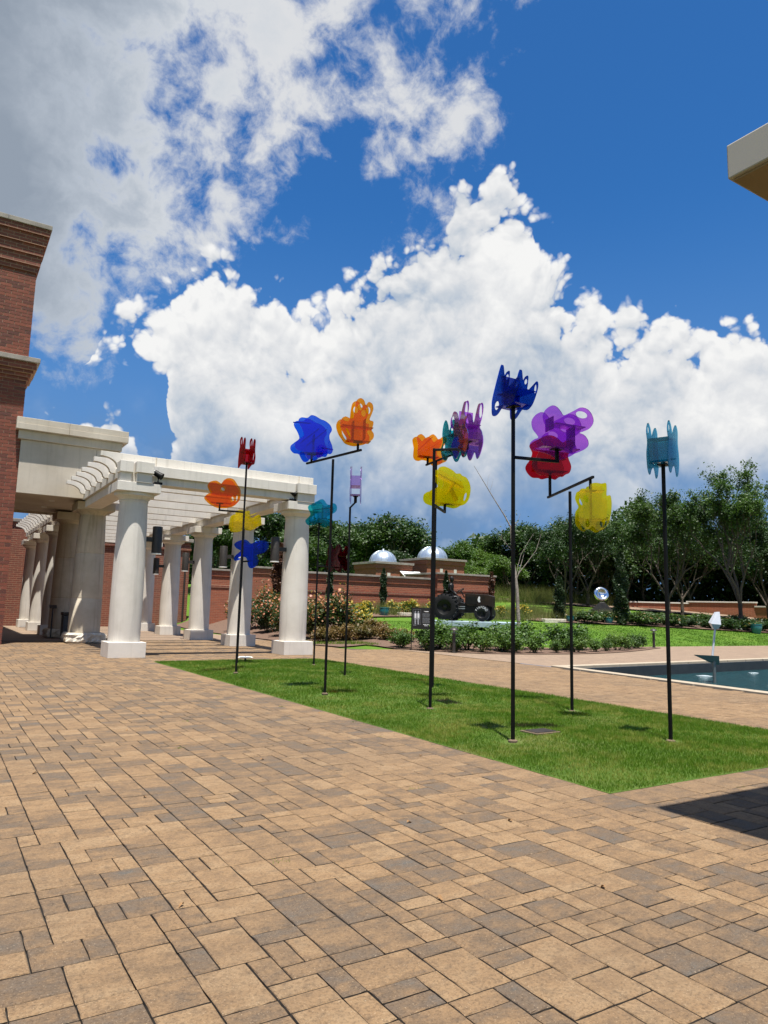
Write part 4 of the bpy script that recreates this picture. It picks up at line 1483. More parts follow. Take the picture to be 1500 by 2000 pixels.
# generic lobed outline for the pieces seen nearly edge on (metres)
o_gen = [(-.27, .02), (-.30, .14), (-.22, .26), (-.25, .42), (-.20, .60), (-.11, .66), (-.03, .56), (.02, .43), (.09, .50), (.16, .60), (.25, .56), (.27, .42), (.19, .30), (.24, .18), (.31, .07), (.26, -.06), (.14, -.08), (.05, -.02), (-.06, -.11), (-.17, -.10)]
o_gen2 = [(-.24, -.02), (-.30, .10), (-.20, .22), (-.24, .38), (-.30, .52), (-.22, .63), (-.10, .58), (-.02, .44), (.06, .58), (.14, .70), (.24, .66), (.25, .48), (.18, .34), (.26, .22), (.29, .06), (.20, -.10), (.10, -.16), (.02, -.04), (-.10, -.14), (-.18, -.12)]

# A - dark red on top, orange on the arm
e = sculpture('A', 4.72, 'black pole with a dark red fingered flower above an orange one on its arm')
x, y = POLES['A']
s = 18.75 * 86
flower(e, (x, y, 4.70), scl(cvt(o_reA, (960, 1440), s), 1.9), [scl(ell(c, rx / s, ry / s, t), 1.9) for c, rx, ry, t in ((((885 - 960) / s, (1440 - 640) / s), 24, 120, -.1), (((1045 - 960) / s, (1440 - 1190) / s), 22, 170, -.15))], ED, .235, M['acr_red'], [((-.18, .0), (.18, .0)), ((-.2, .26), (.2, .26)), ((-.02, .02), (-.02, .34))], post=.0)
arm(e, (x, y, 3.58), (5.20, 15.27, 3.58))
s = 8.333 * 86.5
flower(e, (5.22, 15.27, 3.58), cvt(o_orA, (390, 800), s), [ell(((425 - 390) / s, (800 - 455) / s), 36 / s, 38 / s), ell(((588 - 390) / s, (800 - 600) / s), 27 / s, 44 / s), ell(((652 - 390) / s, (800 - 585) / s), 20 / s, 62 / s, -.15)], FR, .16, M['acr_orange'], [((-.2, .16), (.25, .16)), ((-.26, .36), (.34, .33)), ((.15, .16), (.15, .34))], shift=(.02, .01))
# A2 - yellow above blue, further back
e = sculpture('A2', 3.5, 'black pole behind the dark red flower, bearing a yellow flower over a deep blue one')
x, y = POLES['A2']
s = 8.333 * 78
flower(e, (x, y, 3.48), cvt(o_yA2, (835, 1060), s), [], FR, .22, M['acr_yellow'], [((-.28, .02), (.30, .02)), ((-.3, .16), (.34, .16)), ((0, .02), (0, .36)), ((.2, .02), (.2, .2))], rods=(((-.2, .18), (.3, .42)),), shift=(.03, .0), post=.0)
arm(e, (x, y, 2.62), (x + .10, y - .16, 2.62))
flower(e, (x + .10, y - .16, 2.62), cvt(o_blA2, (835, 1480), s), [ell(((700 - 835) / s, (1480 - 1420) / s), 45 / s, 16 / s, .4)], FR, .2, M['acr_blue'], [((-.02, .02), (.2, .02)), ((-.2, .35), (.3, .35)), ((.06, .0), (.06, .3))], shift=(.025, .015))
# B - blue and orange on a cross bar
e = sculpture('B', 4.13, 'black pole with cross bar carrying a blue flower and a tall orange flower')
arm(e, (5.68, 11.88, 4.15), (5.90, 10.24, 4.15))
s = 8.333 * 105
flower(e, (5.69, 11.70, 4.15), cvt(o_blueB, (475, 865), s), [], FR, .24, M['acr_blue'], [((-.22, .15), (.2, .17)), ((-.1, .3), (.25, .62)), ((-.2, .36), (.1, .62)), ((.02, .18), (.02, .5))], rods=(((-.38, .68), (-.02, .77)), ((.16, .25), (.42, .30))), shift=(.05, .01))
s = 3.2609 * 118
flower(e, (5.89, 10.34, 4.15), cvt(o_orB, (511, 452), s), [ell(((503 - 511) / s, (452 - 168) / s), 17 / s, 24 / s), ell(((557 - 511) / s, (452 - 185) / s), 16 / s, 24 / s), ell(((430 - 511) / s, (452 - 345) / s), 8 / s, 34 / s, .45)], FR, .2, M['acr_orange'], [((-.2, .16), (.2, .16)), ((-.3, .41), (.24, .40)), ((-.1, .16), (-.1, .5)), ((.1, .2), (.1, .55))], shift=(.03, .0))
# C - teal on top, dark red low
e = sculpture('C', 3.72, 'slim black pole with a teal flower on top and a maroon one below')
x, y = POLES['C']
s = 10 * 74
flower(e, (x, y, 3.70), cvt(o_tealC, (300, 960), s), [ell(((205 - 300) / s, (960 - 840) / s), 22 / s, 46 / s)], FR, .2, M['acr_teal'], [((-.24, .02), (.14, .02)), ((-.18, .33), (.3, .42)), ((.08, .02), (.08, .4))], shift=(.05, .02), post=.0)
arm(e, (x, y, 2.58), (9.25, 17.13, 2.58))
flower(e, (9.22, 17.12, 2.58), scl(o_gen, 1.0), [], R(-80), .30, M['acr_dred'], [((-.2, .04), (.2, .04)), ((-.2, .34), (.2, .30)), ((-.05, .04), (-.05, .5))])
# D - lilac, seen edge on
e = sculpture('D', 3.72, 'black pole with a kinked top under a pale lilac flower turned edge on')
x, y = POLES['D']
arm(e, (x - .02, y, 3.70), (x + .09, y - .07, 3.84))
MB().box(x + .065, x + .115, y - .095, y - .045, 3.83, 3.98).build('arm', M['black'], e)
flower(e, (x + .09, y - .07, 3.98), scl(o_gen2, .95), [ell((-.2, .48), .05, .09), ell((.17, .5), .04, .1)], R(57), .225, M['acr_lilac'], [((-.14, .02), (.14, .02)), ((-.03, .24), (-.03, .46)), ((-.14, .22), (.16, .20))], post=.0)
# E - purple on the top arm, yellow on the lower arm
e = sculpture('E', 4.02, 'black pole with a purple flower on its top arm and a big yellow one below')
x, y = POLES['E']
arm(e, (x, y, 3.995), (6.82, 8.53, 3.995))
flower(e, (6.81, 8.54, 3.99), scl(o_gen2, .95), [ell((-.25, .47), .07, .1), ell((.21, .58), .06, .12, -.2)], R(-100), .25, M['acr_purple'], [((-.2, .12), (.2, .12)), ((-.24, .36), (.22, .34)), ((-.04, .36), (-.04, .6)), ((.1, .14), (.1, .36))])
arm(e, (x, y, 3.13), (7.13, 9.51, 3.13))
s = 8.333 * 122
flower(e, (7.10, 9.48, 3.13), cvt(o_yE, (585, 1935), s), [ell(((462 - 585) / s, (1935 - 1490) / s), 42 / s, 80 / s), ell(((895 - 585) / s, (1935 - 1680) / s), 22 / s, 72 / s, -.3)], FR, .2, M['acr_yellow'], [((-.2, .14), (.26, .13)), ((-.14, .62), (.3, .42)), ((.02, .3), (.16, .5)), ((.2, .2), (.1, .4))], shift=(.03, .02))
# F - orange and teal on a cross bar
e = sculpture('F', 4.38, 'black pole with cross bar carrying a crown-shaped orange flower and a dark teal one')
arm(e, (8.19, 11.58, 4.40), (7.98, 10.32, 4.40))
s = 8.333 * 99
flower(e, (8.17, 11.50, 4.40), cvt(o_orF, (288, 1155), s), [], FR, .2, M['acr_orange'], [((-.2, .15), (.2, .14)), ((-.2, .28), (.07, .55)), ((0, .3), (.33, .54))], shift=(.03, .01))
flower(e, (8.0, 10.42, 4.40), scl(o_gen, 1.02), [ell((-.18, .16), .05, .07), ell((.14, .42), .045, .08)], R(-100), .235, M['acr_teal'], [((-.2, .06), (.2, .06)), ((-.16, .36), (.18, .34)), ((-.02, .06), (-.02, .45))])
# G - blue on top, purple on the arm
e = sculpture('G', 4.0, 'black pole with a spiky royal blue flower on top and a purple one below')
x, y = POLES['G']
s = 13.64 * 160
flower(e, (x, y, 3.99), scl(cvt(o_blG, (1000, 1290), s), 1.85), [scl(ell(((1072 - 1000) / s, (1290 - 590) / s), 34 / s, 76 / s), 1.85), scl(ell(((1265 - 1000) / s, (1290 - 880) / s), 26 / s, 118 / s, -.06), 1.85), scl(ell(((850 - 1000) / s, (1290 - 1270) / s), 50 / s, 120 / s, -.05), 1.85)], ED, .30, M['acr_blue'], [((-.16, .0), (.16, .0)), ((-.14, .15), (.24, .15)), ((-.05, .37), (.02, .22)), ((-.05, .02), (-.05, .37))], post=.0)
arm(e, (x, y, 3.355), (6.38, 6.20, 3.355))
s = 7.405 * 160
flower(e, (6.36, 6.21, 3.355), cvt(o_puG, (585, 925), s), [ell(((895 - 585) / s, (925 - 245) / s), 96 / s, 54 / s, -.05), ell(((620 - 585) / s, (925 - 480) / s), 82 / s, 52 / s, -.15)], FR, .22, M['acr_purple'], [((-.24, .16), (.26, .15)), ((-.06, .46), (.34, .44)), ((.19, .17), (.19, .44)), ((-.1, .38), (-.1, .54))], shift=(.04, .03))
# H - red and yellow on a cross bar
e = sculpture('H', 3.41, 'black pole with cross bar, a red flower standing on it and a yellow one hanging')
arm(e, (8.61, 8.62, 3.43), (7.77, 6.89, 3.43))
s = 7.405 * 116
flower(e, (8.53, 8.49, 3.43), cvt(o_reH, (462, 1400), s), [], FR, .2, M['acr_red'], [((-.3, .41), (.28, .42)), ((-.28, .42), (-.28, .58)), ((-.2, .5), (.3, .86)), ((-.15, .8), (.25, .62))], shift=(.02, .015))
s = 7.405 * 138
flower(e, (7.82, 6.99, 3.43), cvt(o_yH, (1052, 1110), s), [ell(((955 - 1052) / s, (1110 - 1435) / s), 33 / s, 58 / s, .3), ell(((1195 - 1052) / s, (1110 - 1785) / s), 48 / s, 72 / s, -.3), ell(((975 - 1052) / s, (1110 - 1790) / s), 30 / s, 60 / s)], R(-40), .2, M['acr_yellow'], [((-.16, -.19), (.18, -.19)), ((-.17, -.6), (.22, -.6)), ((.0, -.2), (.0, -.6))], shift=(.03, .01))
# I - pale teal, edge on
e = sculpture('I', 3.38, 'black pole with a pale teal flower turned edge on, by the lawn corner')
x, y = POLES['I']
o_tI = [(-.20, -.08), (-.23, .1), (-.19, .26), (-.22, .40), (-.16, .51), (-.08, .47), (-.02, .37), (.05, .45), (.13, .51), (.20, .44), (.19, .28), (.23, .1), (.20, -.06), (.12, -.15), (.04, -.03), (-.06, -.06), (-.13, -.14)]
flower(e, (x, y, 3.37), o_tI, [ell((-.15, .42), .03, .05)], R(20), .25, M['acr_sky'], [((-.17, .0), (.17, .0)), ((-.18, .02), (-.18, .30)), ((.0, .02), (.0, .33)), ((-.18, .30), (.16, .33)), ((.16, .02), (.16, .32))], rods=(((-.02, .05), (.02, .05)),), post=.0)

# ------------------------------------------------------------------ bollard lights
for x, y, lb in ((16.15, 20.9, 'dark bollard light with disc cap among the shrubs by the sign'), (29.0, 22.2, 'dark bollard light with disc cap at the end of the shrub row')):
    b = empty('bollard_light', (x, y, 0), lb, 'bollard light', 'bollard lights along the path')
    MB().lathe([(.10, 0), (.10, .03), (.062, .04), (.06, .70)], (x, y, 0), 18).build('post', M['dark'], b, .6)
    MB().lathe([(.05, .70), (.05, .80)], (x, y, 0), 14).build('lens', M['grey_metal'], b)
    MB().lathe([(.08, .80), (.17, .815), (.15, .85), (.07, .90), (.02, .915)], (x, y, 0), 22).build('cap', M['dark'], b, .7)
    MB().lathe([(.09, .685), (.13, .70), (.09, .715)], (x, y, 0), 18).build('collar', M['grey_metal'], b)

# ------------------------------------------------------------------ information sign
sx, sy = 15.72, 22.35
ang = R(-30)
ex, nn = Vector((math.cos(ang), math.sin(ang), 0)), Vector((math.sin(ang), -math.cos(ang), 0))
ez = Vector((0, 0, 1))
sg = empty('information_sign', (sx, sy, 0), 'black information sign on two posts with a photograph and text', 'sign')
C_ = Vector((sx, sy, 0))
for s in (-1, 1):
    MB().obox(C_ + ex * (.37 * s) + ez * .78, ex, nn, ez, .015, .015, .80).build('post', M['black'], sg)
pn = MB().obox(C_ + ez * 1.19, ex, nn, ez, .352, .012, .40).build('panel', M['print_black'], sg)
F0 = C_ + nn * .0165


def flat(pts, name, m, d=0):
    return MB().prism(pts, [], F0 + nn * d, ex, ez, nn, .003).build(name, m, pn)


def rect(x0, x1, z0, z1): return [(x0, z0), (x1, z0), (x1, z1), (x0, z1)]


for r_ in (rect(-.325, -.03, 1.52, 1.525), rect(-.325, -.03, .95, .955), rect(-.325, -.32, .956, 1.519), rect(-.035, -.03, .956, 1.519)):
    flat(r_, 'photo_border', M['print_grey'])
for cx, w in ((-.235, .05), (-.125, .055)):
    flat(ell((cx, 1.43), .026, .035), 'photo_head', M['print_grey'])
    flat(smooth_loop([(cx - w, 1.37), (cx, 1.40), (cx + w, 1.36), (cx + w * 1.1, 1.22), (cx + w * .6, 1.12), (cx + w * .5, .98), (cx - w * .4, .98), (cx - w * .6, 1.14), (cx - w, 1.22)]), 'photo_figure', M['print_grey'])
    flat(smooth_loop([(cx - w * .4, 1.36), (cx + w * .5, 1.35), (cx + w * .4, 1.2), (cx - w * .3, 1.22)]), 'photo_highlight', M['print_white'], .003)
for x0, x1, z in ((.09, .11, 1.44), (.13, .26, 1.435)): flat(rect(x0, x1, z, z + .03), 'title_line', M['print_white'])
for k in range(15):
    z = 1.375 - k * .024 - (.02 if k > 5 else 0)
    flat(rect(.03, .03 + (.28 if k % 5 else .25), z, z + .007), 'text_line', M['print_grey'])
flat(rect(.06, .28, .955, .975), 'caption_line', M['print_white'])
flat(rect(.11, .23, .91, .93), 'caption_line', M['print_white'])
flat(rect(-.31, -.2, .92, .932), 'caption_line', M['print_grey'])

# ------------------------------------------------------------------ tractor sculpture
tx, ty, tz = 23.6, 29.5, 1.0
phi = YAW + R(22)
hd = Vector((math.cos(phi), -math.sin(phi), 0))        # heading
sd_ = Vector((-math.sin(phi), -math.cos(phi), 0))       # near side
pl_ = empty('sculpture_slab', (tx, ty, tz - .2), 'pale blue slab beneath the black tractor', 'slab')
MB().obox((tx + hd.x * .25 , ty + hd.y * .25, tz - .14), hd, sd_, (0, 0, 1), 2.35, 1.25, .135).build('slab', M['blue_slab'], pl_, bevel=.02)
tr = empty('tractor_sculpture', (tx, ty, tz), 'black tractor sculpture with a figure on its seat on a blue slab', 'sculpture')
TP = lambda u, w, z: Vector((tx, ty, tz)) + hd * u + sd_ * w + Vector((0, 0, z))
Zv = Vector((0, 0, 1))


def wheel(u, w, r, tw, lugs, side, name='wheel'):
    c = TP(u, w, r)
    ax = (hd, Zv, sd_ * side)
    prof = [(r * .56, -tw / 2), (r * .80, -tw / 2 - .01), (r * .94, -tw * .42), (r * .98, 0), (r * .94, tw * .42), (r * .80, tw / 2 + .01), (r * .56, tw / 2), (r * .55, tw * .2), (r * .1, tw * .12)]
    ty_ = MB().lathe(prof, c, 40, ax).build(name, M['blackrubber'], tr, .8)
    mb = MB()
    for k in range(lugs):
        a = 2 * math.pi * k / lugs
        for s in (-1, 1):
            aa = a + (math.pi / lugs if s > 0 else 0)
            rd = hd * math.cos(aa) + Zv * math.sin(aa)
            tg = -hd * math.sin(aa) + Zv * math.cos(aa)
            d = (sd_ * s * .9 + tg * .45).normalized()
            mb.obox(c + rd * (r * .97) + sd_ * (s * tw * .24), d, rd.cross(d).normalized(), rd, tw * .27, r * .035, r * .045)
    if lugs: tag(mb.build('tread_lugs', M['blackrubber'], ty_), kind='stuff')
    MB().lathe([(r * .16, tw * .1), (r * .2, tw * .26), (r * .08, tw * .34)], c, 16, ax).build('hub', M['blackbronze'], ty_, .7)
    MB().lathe([(r * .54, tw * .14), (r * .57, tw * .36), (r * .52, tw * .30), (r * .2, tw * .16)], c, 32, ax).build('rim', M['blackbronze'], ty_, .7)
    return ty_


RW, FWs = .69, .41
for s in (1, -1):
    wheel(-.95, .68 * s, RW, .42, 20, s)
    wf = wheel(.98, .62 * s, FWs, .28, 0, s)
    if s == 1:
        for k, ch in enumerate('FIRFORD'):
            cu = bpy.data.curves.new('letter', 'FONT')
            cu.body = ch
            cu.size = .15
            cu.align_x = 'CENTER'
            cu.align_y = 'CENTER'
            cu.extrude = .004
            to = bpy.data.objects.new('letter', cu)
            COL.objects.link(to)
            bpy.context.view_layer.update()
            me = bpy.data.meshes.new_from_object(to.evaluated_get(bpy.context.evaluated_depsgraph_get()))
            COL.objects.unlink(to)
            bpy.data.objects.remove(to)
            a = R(148 - k * 19)
            rd = hd * math.cos(a) + Zv * math.sin(a)
            tg = hd * math.sin(a) - Zv * math.cos(a)
            c = TP(.98, .62 + .158, FWs) + rd * (FWs * .75)
            mt = Matrix(((tg.x, rd.x, sd_.x, c.x - tx), (tg.y, rd.y, sd_.y, c.y - ty), (tg.z, rd.z, sd_.z, c.z - tz), (0, 0, 0, 1)))
            me.transform(mt)
            me.materials.clear()
            me.materials.append(M['print_white'])
            o = bpy.data.objects.new('letter', me)
            COL.objects.link(o)
            o.parent = wf


def hull(sections, name, m, parent, sm=.6, bv=0):
    """loft of rectangular sections (u, halfwidth, z0, z1)"""
    mb = MB()
    for u, hw, z0, z1 in sections:
        mb.v += [tuple(TP(u, -hw, z0)), tuple(TP(u, hw, z0)), tuple(TP(u, hw, z1)), tuple(TP(u, -hw, z1))]
    for i in range(len(sections) - 1):
        b0 = i * 4
        for k in range(4):
            mb.f.append((b0 + k, b0 + (k + 1) % 4, b0 + 4 + (k + 1) % 4, b0 + 4 + k))
    mb.f.append((3, 2, 1, 0))
    e0 = 4 * (len(sections) - 1)
    mb.f.append((e0, e0 + 1, e0 + 2, e0 + 3))
    return mb.build(name, m, parent, bevel=bv)


hd_ = hull([(-.02, .27, .88, 1.40), (.1, .29, .80, 1.41), (1.2, .27, .80, 1.36), (1.42, .24, .72, 1.30), (1.46, .20, .70, 1.25)], 'hood', M['bronze_brown'], tr, bv=.02)
for s in (1, -1):
    MB().obox(TP(.35, .292 * s, 1.08), hd, sd_, Zv, .30, .006, .2).build('side_panel', M['blackbronze'], hd_, bevel=.008)
    mb = MB()
    mb.prism(smooth_loop([(.66, 1.12), (.70, 1.24), (.75, 1.27), (.79, 1.2), (.77, 1.1), (.80, 1.0), (.73, .97), (.68, 1.02)]), [], TP(0, .287 * s, 0) , hd, Zv, sd_, .006)
    mb.build('emblem', M['print_white'], hd_)
hull([(1.3, .2, .30, .78), (1.42, .22, .30, .72)], 'radiator', M['blackbronze'], tr, bv=.01)
hull([(-1.15, .17, .42, .95), (-.3, .2, .40, .98), (.1, .18, .42, .86), (1.3, .15, .45, .80)], 'engine_block', M['blackbronze'], tr, bv=.02)
MB().tube([TP(-.95, -.7, RW), TP(-.95, .7, RW)], .11, 12).build('rear_axle', M['blackbronze'], tr)
MB().tube([TP(.98, -.6, FWs), TP(.98, .6, FWs)], .06, 10).build('front_axle', M['blackbronze'], tr)
for z in (.72, .62): MB().tube([TP(-.6, .3, z), TP(.0, .3, z + .01)], .022, 8).build('side_rail', M['grey_metal'], tr)
for k in range(5): MB().tube([TP(.05 + k * .075, .1, 1.40), TP(.05 + k * .075, .1, 1.47)], .022, 6).build('vent_stub', M['blackbronze'], tr)
MB().tube([TP(-.12, 0, 1.2), TP(-.32, 0, 1.56)], .03, 8).build('steering_column', M['blackbronze'], tr)
cs = TP(-.33, 0, 1.58)
nv = (TP(-.32, 0, 1.56) - TP(-.12, 0, 1.2)).normalized()
pv = sd_
qv = nv.cross(pv).normalized()
MB().tube([cs + (pv * math.cos(a) + qv * math.sin(a)) * .19 for a in (2 * math.pi * k / 24 for k in range(25))], .02, 8, cap=False).build('steering_wheel', M['blackbronze'], tr, .8)
hull([(-1.05, .2, .98, 1.16), (-.62, .22, .98, 1.16)], 'seat', M['blackbronze'], tr, bv=.03)
hull([(-1.1, .2, 1.0, 1.52), (-1.0, .22, 1.0, 1.5)], 'seat_back', M['blackbronze'], tr, bv=.03)
# seated bronze figure: one lofted body
fc_ = TP(-.85, 0, 0)
rings = [(1.12, .14, .15, .04), (1.25, .15, .18, .0), (1.42, .12, .15, -.01), (1.62, .14, .19, -.01), (1.80, .15, .22, .0), (1.90, .11, .17, .01), (1.96, .06, .065, .02), (2.02, .07, .07, .03), (2.10, .105, .088, .04), (2.19, .11, .092, .03), (2.27, .085, .075, .02), (2.31, .03, .03, .02)]
mb = MB()
for z, ru, rw, off in rings:
    for k in range(16):
        a = 2 * math.pi * k / 16
        q = fc_ + hd * (ru * math.cos(a) + off) + sd_ * (rw * math.sin(a)) + Zv * z
        mb.v.append(tuple(q))
for i in range(len(rings) - 1):
    for k in range(16):
        mb.f.append((i * 16 + k, i * 16 + (k + 1) % 16, i * 16 + 16 + (k + 1) % 16, i * 16 + 16 + k))
mb.f.append(tuple(range(15, -1, -1)))
mb.f.append(tuple((len(rings) - 1) * 16 + k for k in range(16)))
for s in (1, -1):
    mb.tube([fc_ + sd_ * (.19 * s) + Zv * 1.84, fc_ + sd_ * (.22 * s) + hd * .02 + Zv * 1.58, fc_ + sd_ * (.16 * s) + hd * .2 + Zv * 1.42, fc_ + sd_ * (.1 * s) + hd * .26 + Zv * 1.36], [.06, .055, .045, .03], 8)
    mb.tube([fc_ + sd_ * (.1 * s) + Zv * 1.2, fc_ + sd_ * (.13 * s) + hd * .36 + Zv * 1.22, fc_ + sd_ * (.13 * s) + hd * .45 + Zv * .9], [.09, .075, .055], 8)
mb.build('seated_figure', M['blackbronze'], tr, 1.0)
for u, w in ((-.35, 1.15), (1.75, 1.15), (-1.85, 1.15)):
    q = TP(u, w + .3, -.2)
    st = MB().tube([(q.x, q.y, TZ(q.x, q.y) - .1), (q.x, q.y, TZ(q.x, q.y) + .42)], .018, 6).build('barrier_stake', M['dark'])
    tag(st, 'thin dark stake in the grass beside the blue slab', 'stake', 'stakes round the tractor slab')

# ------------------------------------------------------------------ polished disc sculpture
dx, dy = 42.2, 36.8
dz = TZ(dx, dy)
dsc = empty('disc_sculpture', (dx, dy, dz), 'polished steel disc with a hollow face on a dark wedge plinth', 'sculpture')
vw = Vector((-dx, -dy, 0)).normalized()
rtv = Vector((-vw.y, vw.x, 0)) * 1.0
nrm = (vw * .9 + rtv * .25 + Zv * .35).normalized()
X_ = nrm.cross(Zv).normalized()
Y_ = nrm.cross(X_)
MB().lathe([(.30, -.18), (.52, -.10), (.555, .0), (.52, .10), (.44, .13), (.34, .10), (.26, .0), (.12, -.06), (.02, -.07)], (dx, dy, dz + 1.62), 48, (X_, Y_, nrm)).build('disc', M['mirror'], dsc, .9)
mb = MB()
q = lambda a, b, z: tuple(Vector((dx, dy, dz + z)) + rtv * a + vw * b)
mb.v = [q(-.95, .55, -.2), q(.95, .55, -.2), q(.95, -.55, -.2), q(-.95, -.55, -.2), q(-.95, .55, .28), q(.95, .55, .28), q(.95, -.55, .28), q(-.95, -.55, .28), q(-.12, .3, 1.02), q(.2, .3, 1.02), q(.2, -.3, 1.02), q(-.12, -.3, 1.02)]
mb.f = [(3, 2, 1, 0), (0, 1, 5, 4), (1, 2, 6, 5), (2, 3, 7, 6), (3, 0, 4, 7), (4, 5, 9, 8), (5, 6, 10, 9), (6, 7, 11, 10), (7, 4, 8, 11), (8, 9, 10, 11)]
mb.build('plinth', M['blackbronze'], dsc, bevel=.015)

# teal pots
for x, y, s, lb in ((21.0, 33.4, .28, 'teal glazed pot at the foot of the long brick wall'), (33.4, 31.6, .24, 'teal glazed pot below the wedge plinth'), (36.2, 31.0, .24, 'teal glazed pot beside the columnar conifer'), (46.6, 27.6, .36, 'teal glazed pot by the big airy tree')):
    z = TZ(x, y)
    p_ = empty('garden_pot', (x, y, z), lb, 'pot', 'teal garden pots')
    MB().lathe([(s * .6, -.05), (s * .75, .05), (s, s * 1.0), (s * .92, s * 1.5)], (x, y, z), 20).build('pot', M['teal_pot'], p_, .7)
    MB().lathe([(s * .9, s * 1.5), (s * 1.02, s * 1.52), (s * 1.02, s * 1.66), (s * .85, s * 1.66)], (x, y, z), 20).build('rim', M['teal_pot'], p_, .7)
# low stone edgings on the rise
for x, y, L, a, lb in ((19.2, 26.2, 1.1, .1, 'short weathered stone slab in the grass behind the sign'), (23.2, 33.6, 2.2, 0, 'long weathered stone slab at the foot of the garden wall'), (32.0, 31.6, 1.6, -.1, 'pale low stone edging below the wedge plinth')):
    z = TZ(x, y)
    d = Vector((math.cos(a), math.sin(a), 0))
    o = MB().obox((x, y, z + .06), d, d.cross(Zv), Zv, L / 2, .2, .13).build('stone_edging', M['rough_stone'], None, bevel=.03)
    tag(o, lb, 'stone slab')
# far path and low brick wall on the right
path = [(46, 51.5), (51.2, 49.3), (55.2, 46.4), (59.5, 42.5), (61.0, 38.5), (60.5, 34.5), (61, 28), (62, 18)]
mb = MB()
pp = smooth_loop(path, 4)[:-4]
pp = pp[:len(path) * 4 - 8]
for (x0, y0), (x1, y1) in zip(pp[:-1], pp[1:]):
    mb.poly([(x0 - 2.6, y0 - 1.2, TZ(x0 - 2.6, y0 - 1.2) + .10), (x0 + 2.6, y0 + 1.2, TZ(x0 + 2.6, y0 + 1.2) + .10), (x1 + 2.6, y1 + 1.2, TZ(x1 + 2.6, y1 + 1.2) + .10), (x1 - 2.6, y1 - 1.2, TZ(x1 - 2.6, y1 - 1.2) + .10)])
tag(mb.build('garden_path', M['far_paving']), kind='structure')
for (x0, y0), (x1, y1), h, lb in (((58.2, 47.5), (63.0, 44.2), .50, 'low end of the brick wall along the far path'), ((63.0, 44.2), (65.2, 38.5), .92, 'middle run of the brick wall along the far path'), ((65.2, 38.5), (65.4, 28), 1.0, 'long run of the brick wall beside the big airy tree')):
    a, b_ = Vector((x0, y0, 0)), Vector((x1, y1, 0))
    d = (b_ - a).normalized()
    n = d.cross(Zv)
    L = (b_ - a).length
    w = empty('low_brick_wall', (x0, y0, TZ(x0, y0)), lb, 'wall')
    zt = max(TZ(x0, y0), TZ(x1, y1)) + h
    c = (a + b_) / 2
    MB().obox((c.x, c.y, zt / 2 - .3), d, n, Zv, L / 2, .22, zt / 2 + .3).build('wall', M['brick_far'], w)
    MB().obox((c.x, c.y, zt + .065), d, n, Zv, L / 2 + .05, .3, .06).build('coping', M['stone'], w, bevel=.01)

# ------------------------------------------------------------------ planting
def rnd_dirs(n):
    v = RNG.normal(size=(n, 3))
    return v / np.linalg.norm(v, axis=1, keepdims=True)


def leaf_quads(P, size, up=0.35, aspect=.55):
    """small diamond-shaped leaves at points P"""
    n = len(P)
    a = rnd_dirs(n)
    b = rnd_dirs(n)
    nrm = rnd_dirs(n)
    nrm[:, 2] = np.abs(nrm[:, 2]) + up
    a = np.cross(nrm, b)
    a /= np.linalg.norm(a, axis=1, keepdims=True) + 1e-9
    b = np.cross(nrm, a)
    b /= np.linalg.norm(b, axis=1, keepdims=True) + 1e-9
    s = (size * RNG.uniform(.6, 1.35, n))[:, None]
    V = np.empty((n, 4, 3))
    V[:, 0] = P - a * s
    V[:, 1] = P + b * s * aspect
    V[:, 2] = P + a * s
    V[:, 3] = P - b * s * aspect
    return V.reshape(-1, 3), np.arange(n * 4).reshape(-1, 4)


class TreeShape:
    def __init__(self, seed, height, fork, spread, levels=4, trunk_r=.2, lean=.0, upw=.25, kids=(3, 4), lr=(.62, .82)):
        self.rg = random.Random(seed)
        self.mb = MB()
        self.tips = []
        self.spread, self.levels, self.upw, self.kids, self.lr = spread, levels, upw, kids, lr
        rg = self.rg
        base = Vector((0, 0, -.3))
        top = Vector((rg.uniform(-1, 1) * lean, rg.uniform(-1, 1) * lean, fork))
        self.mb.tube([base, base.lerp(top, .35) + Vector((rg.uniform(-.05, .05), rg.uniform(-.05, .05), 0)), top], [trunk_r * 1.35, trunk_r, trunk_r * .82], 9)
        L = (height - fork) * .42
        for k in range(rg.randint(4, 5)):
            a = 2 * math.pi * k / 4.5 + rg.uniform(-.4, .4)
            t = rg.uniform(.25, 1) * spread
            self.grow(top, Vector((math.cos(a) * t, math.sin(a) * t, 1)).normalized(), L * rg.uniform(.8, 1.15), trunk_r * .55, 1)

    def grow(self, p, d, L, r, lev):
        rg = self.rg
        mid = p + d * (L * .5) + Vector((rg.uniform(-1, 1), rg.uniform(-1, 1), rg.uniform(-.5, .5))) * (L * .07)
        end = p + d * L + Vector((rg.uniform(-1, 1), rg.uniform(-1, 1), 0)) * (L * .08)
        self.mb.tube([p, mid, end], [r, r * .8, r * .6], 6 if lev < 3 else 4, cap=False)
        if lev >= 2:
            self.tips.append((mid, lev))
        if lev >= self.levels:
            self.tips.append((end, lev + 1))
            return
        for k in range(rg.randint(*self.kids)):
            v = Vector((rg.uniform(-1, 1), rg.uniform(-1, 1), rg.uniform(-.6, .9)))
            nd = (d + v * (.55 + .35 * self.spread) + Vector((0, 0, self.upw))).normalized()
            self.grow(end if k else mid.lerp(end, .7), nd, L * rg.uniform(*self.lr), r * .58, lev + 1)


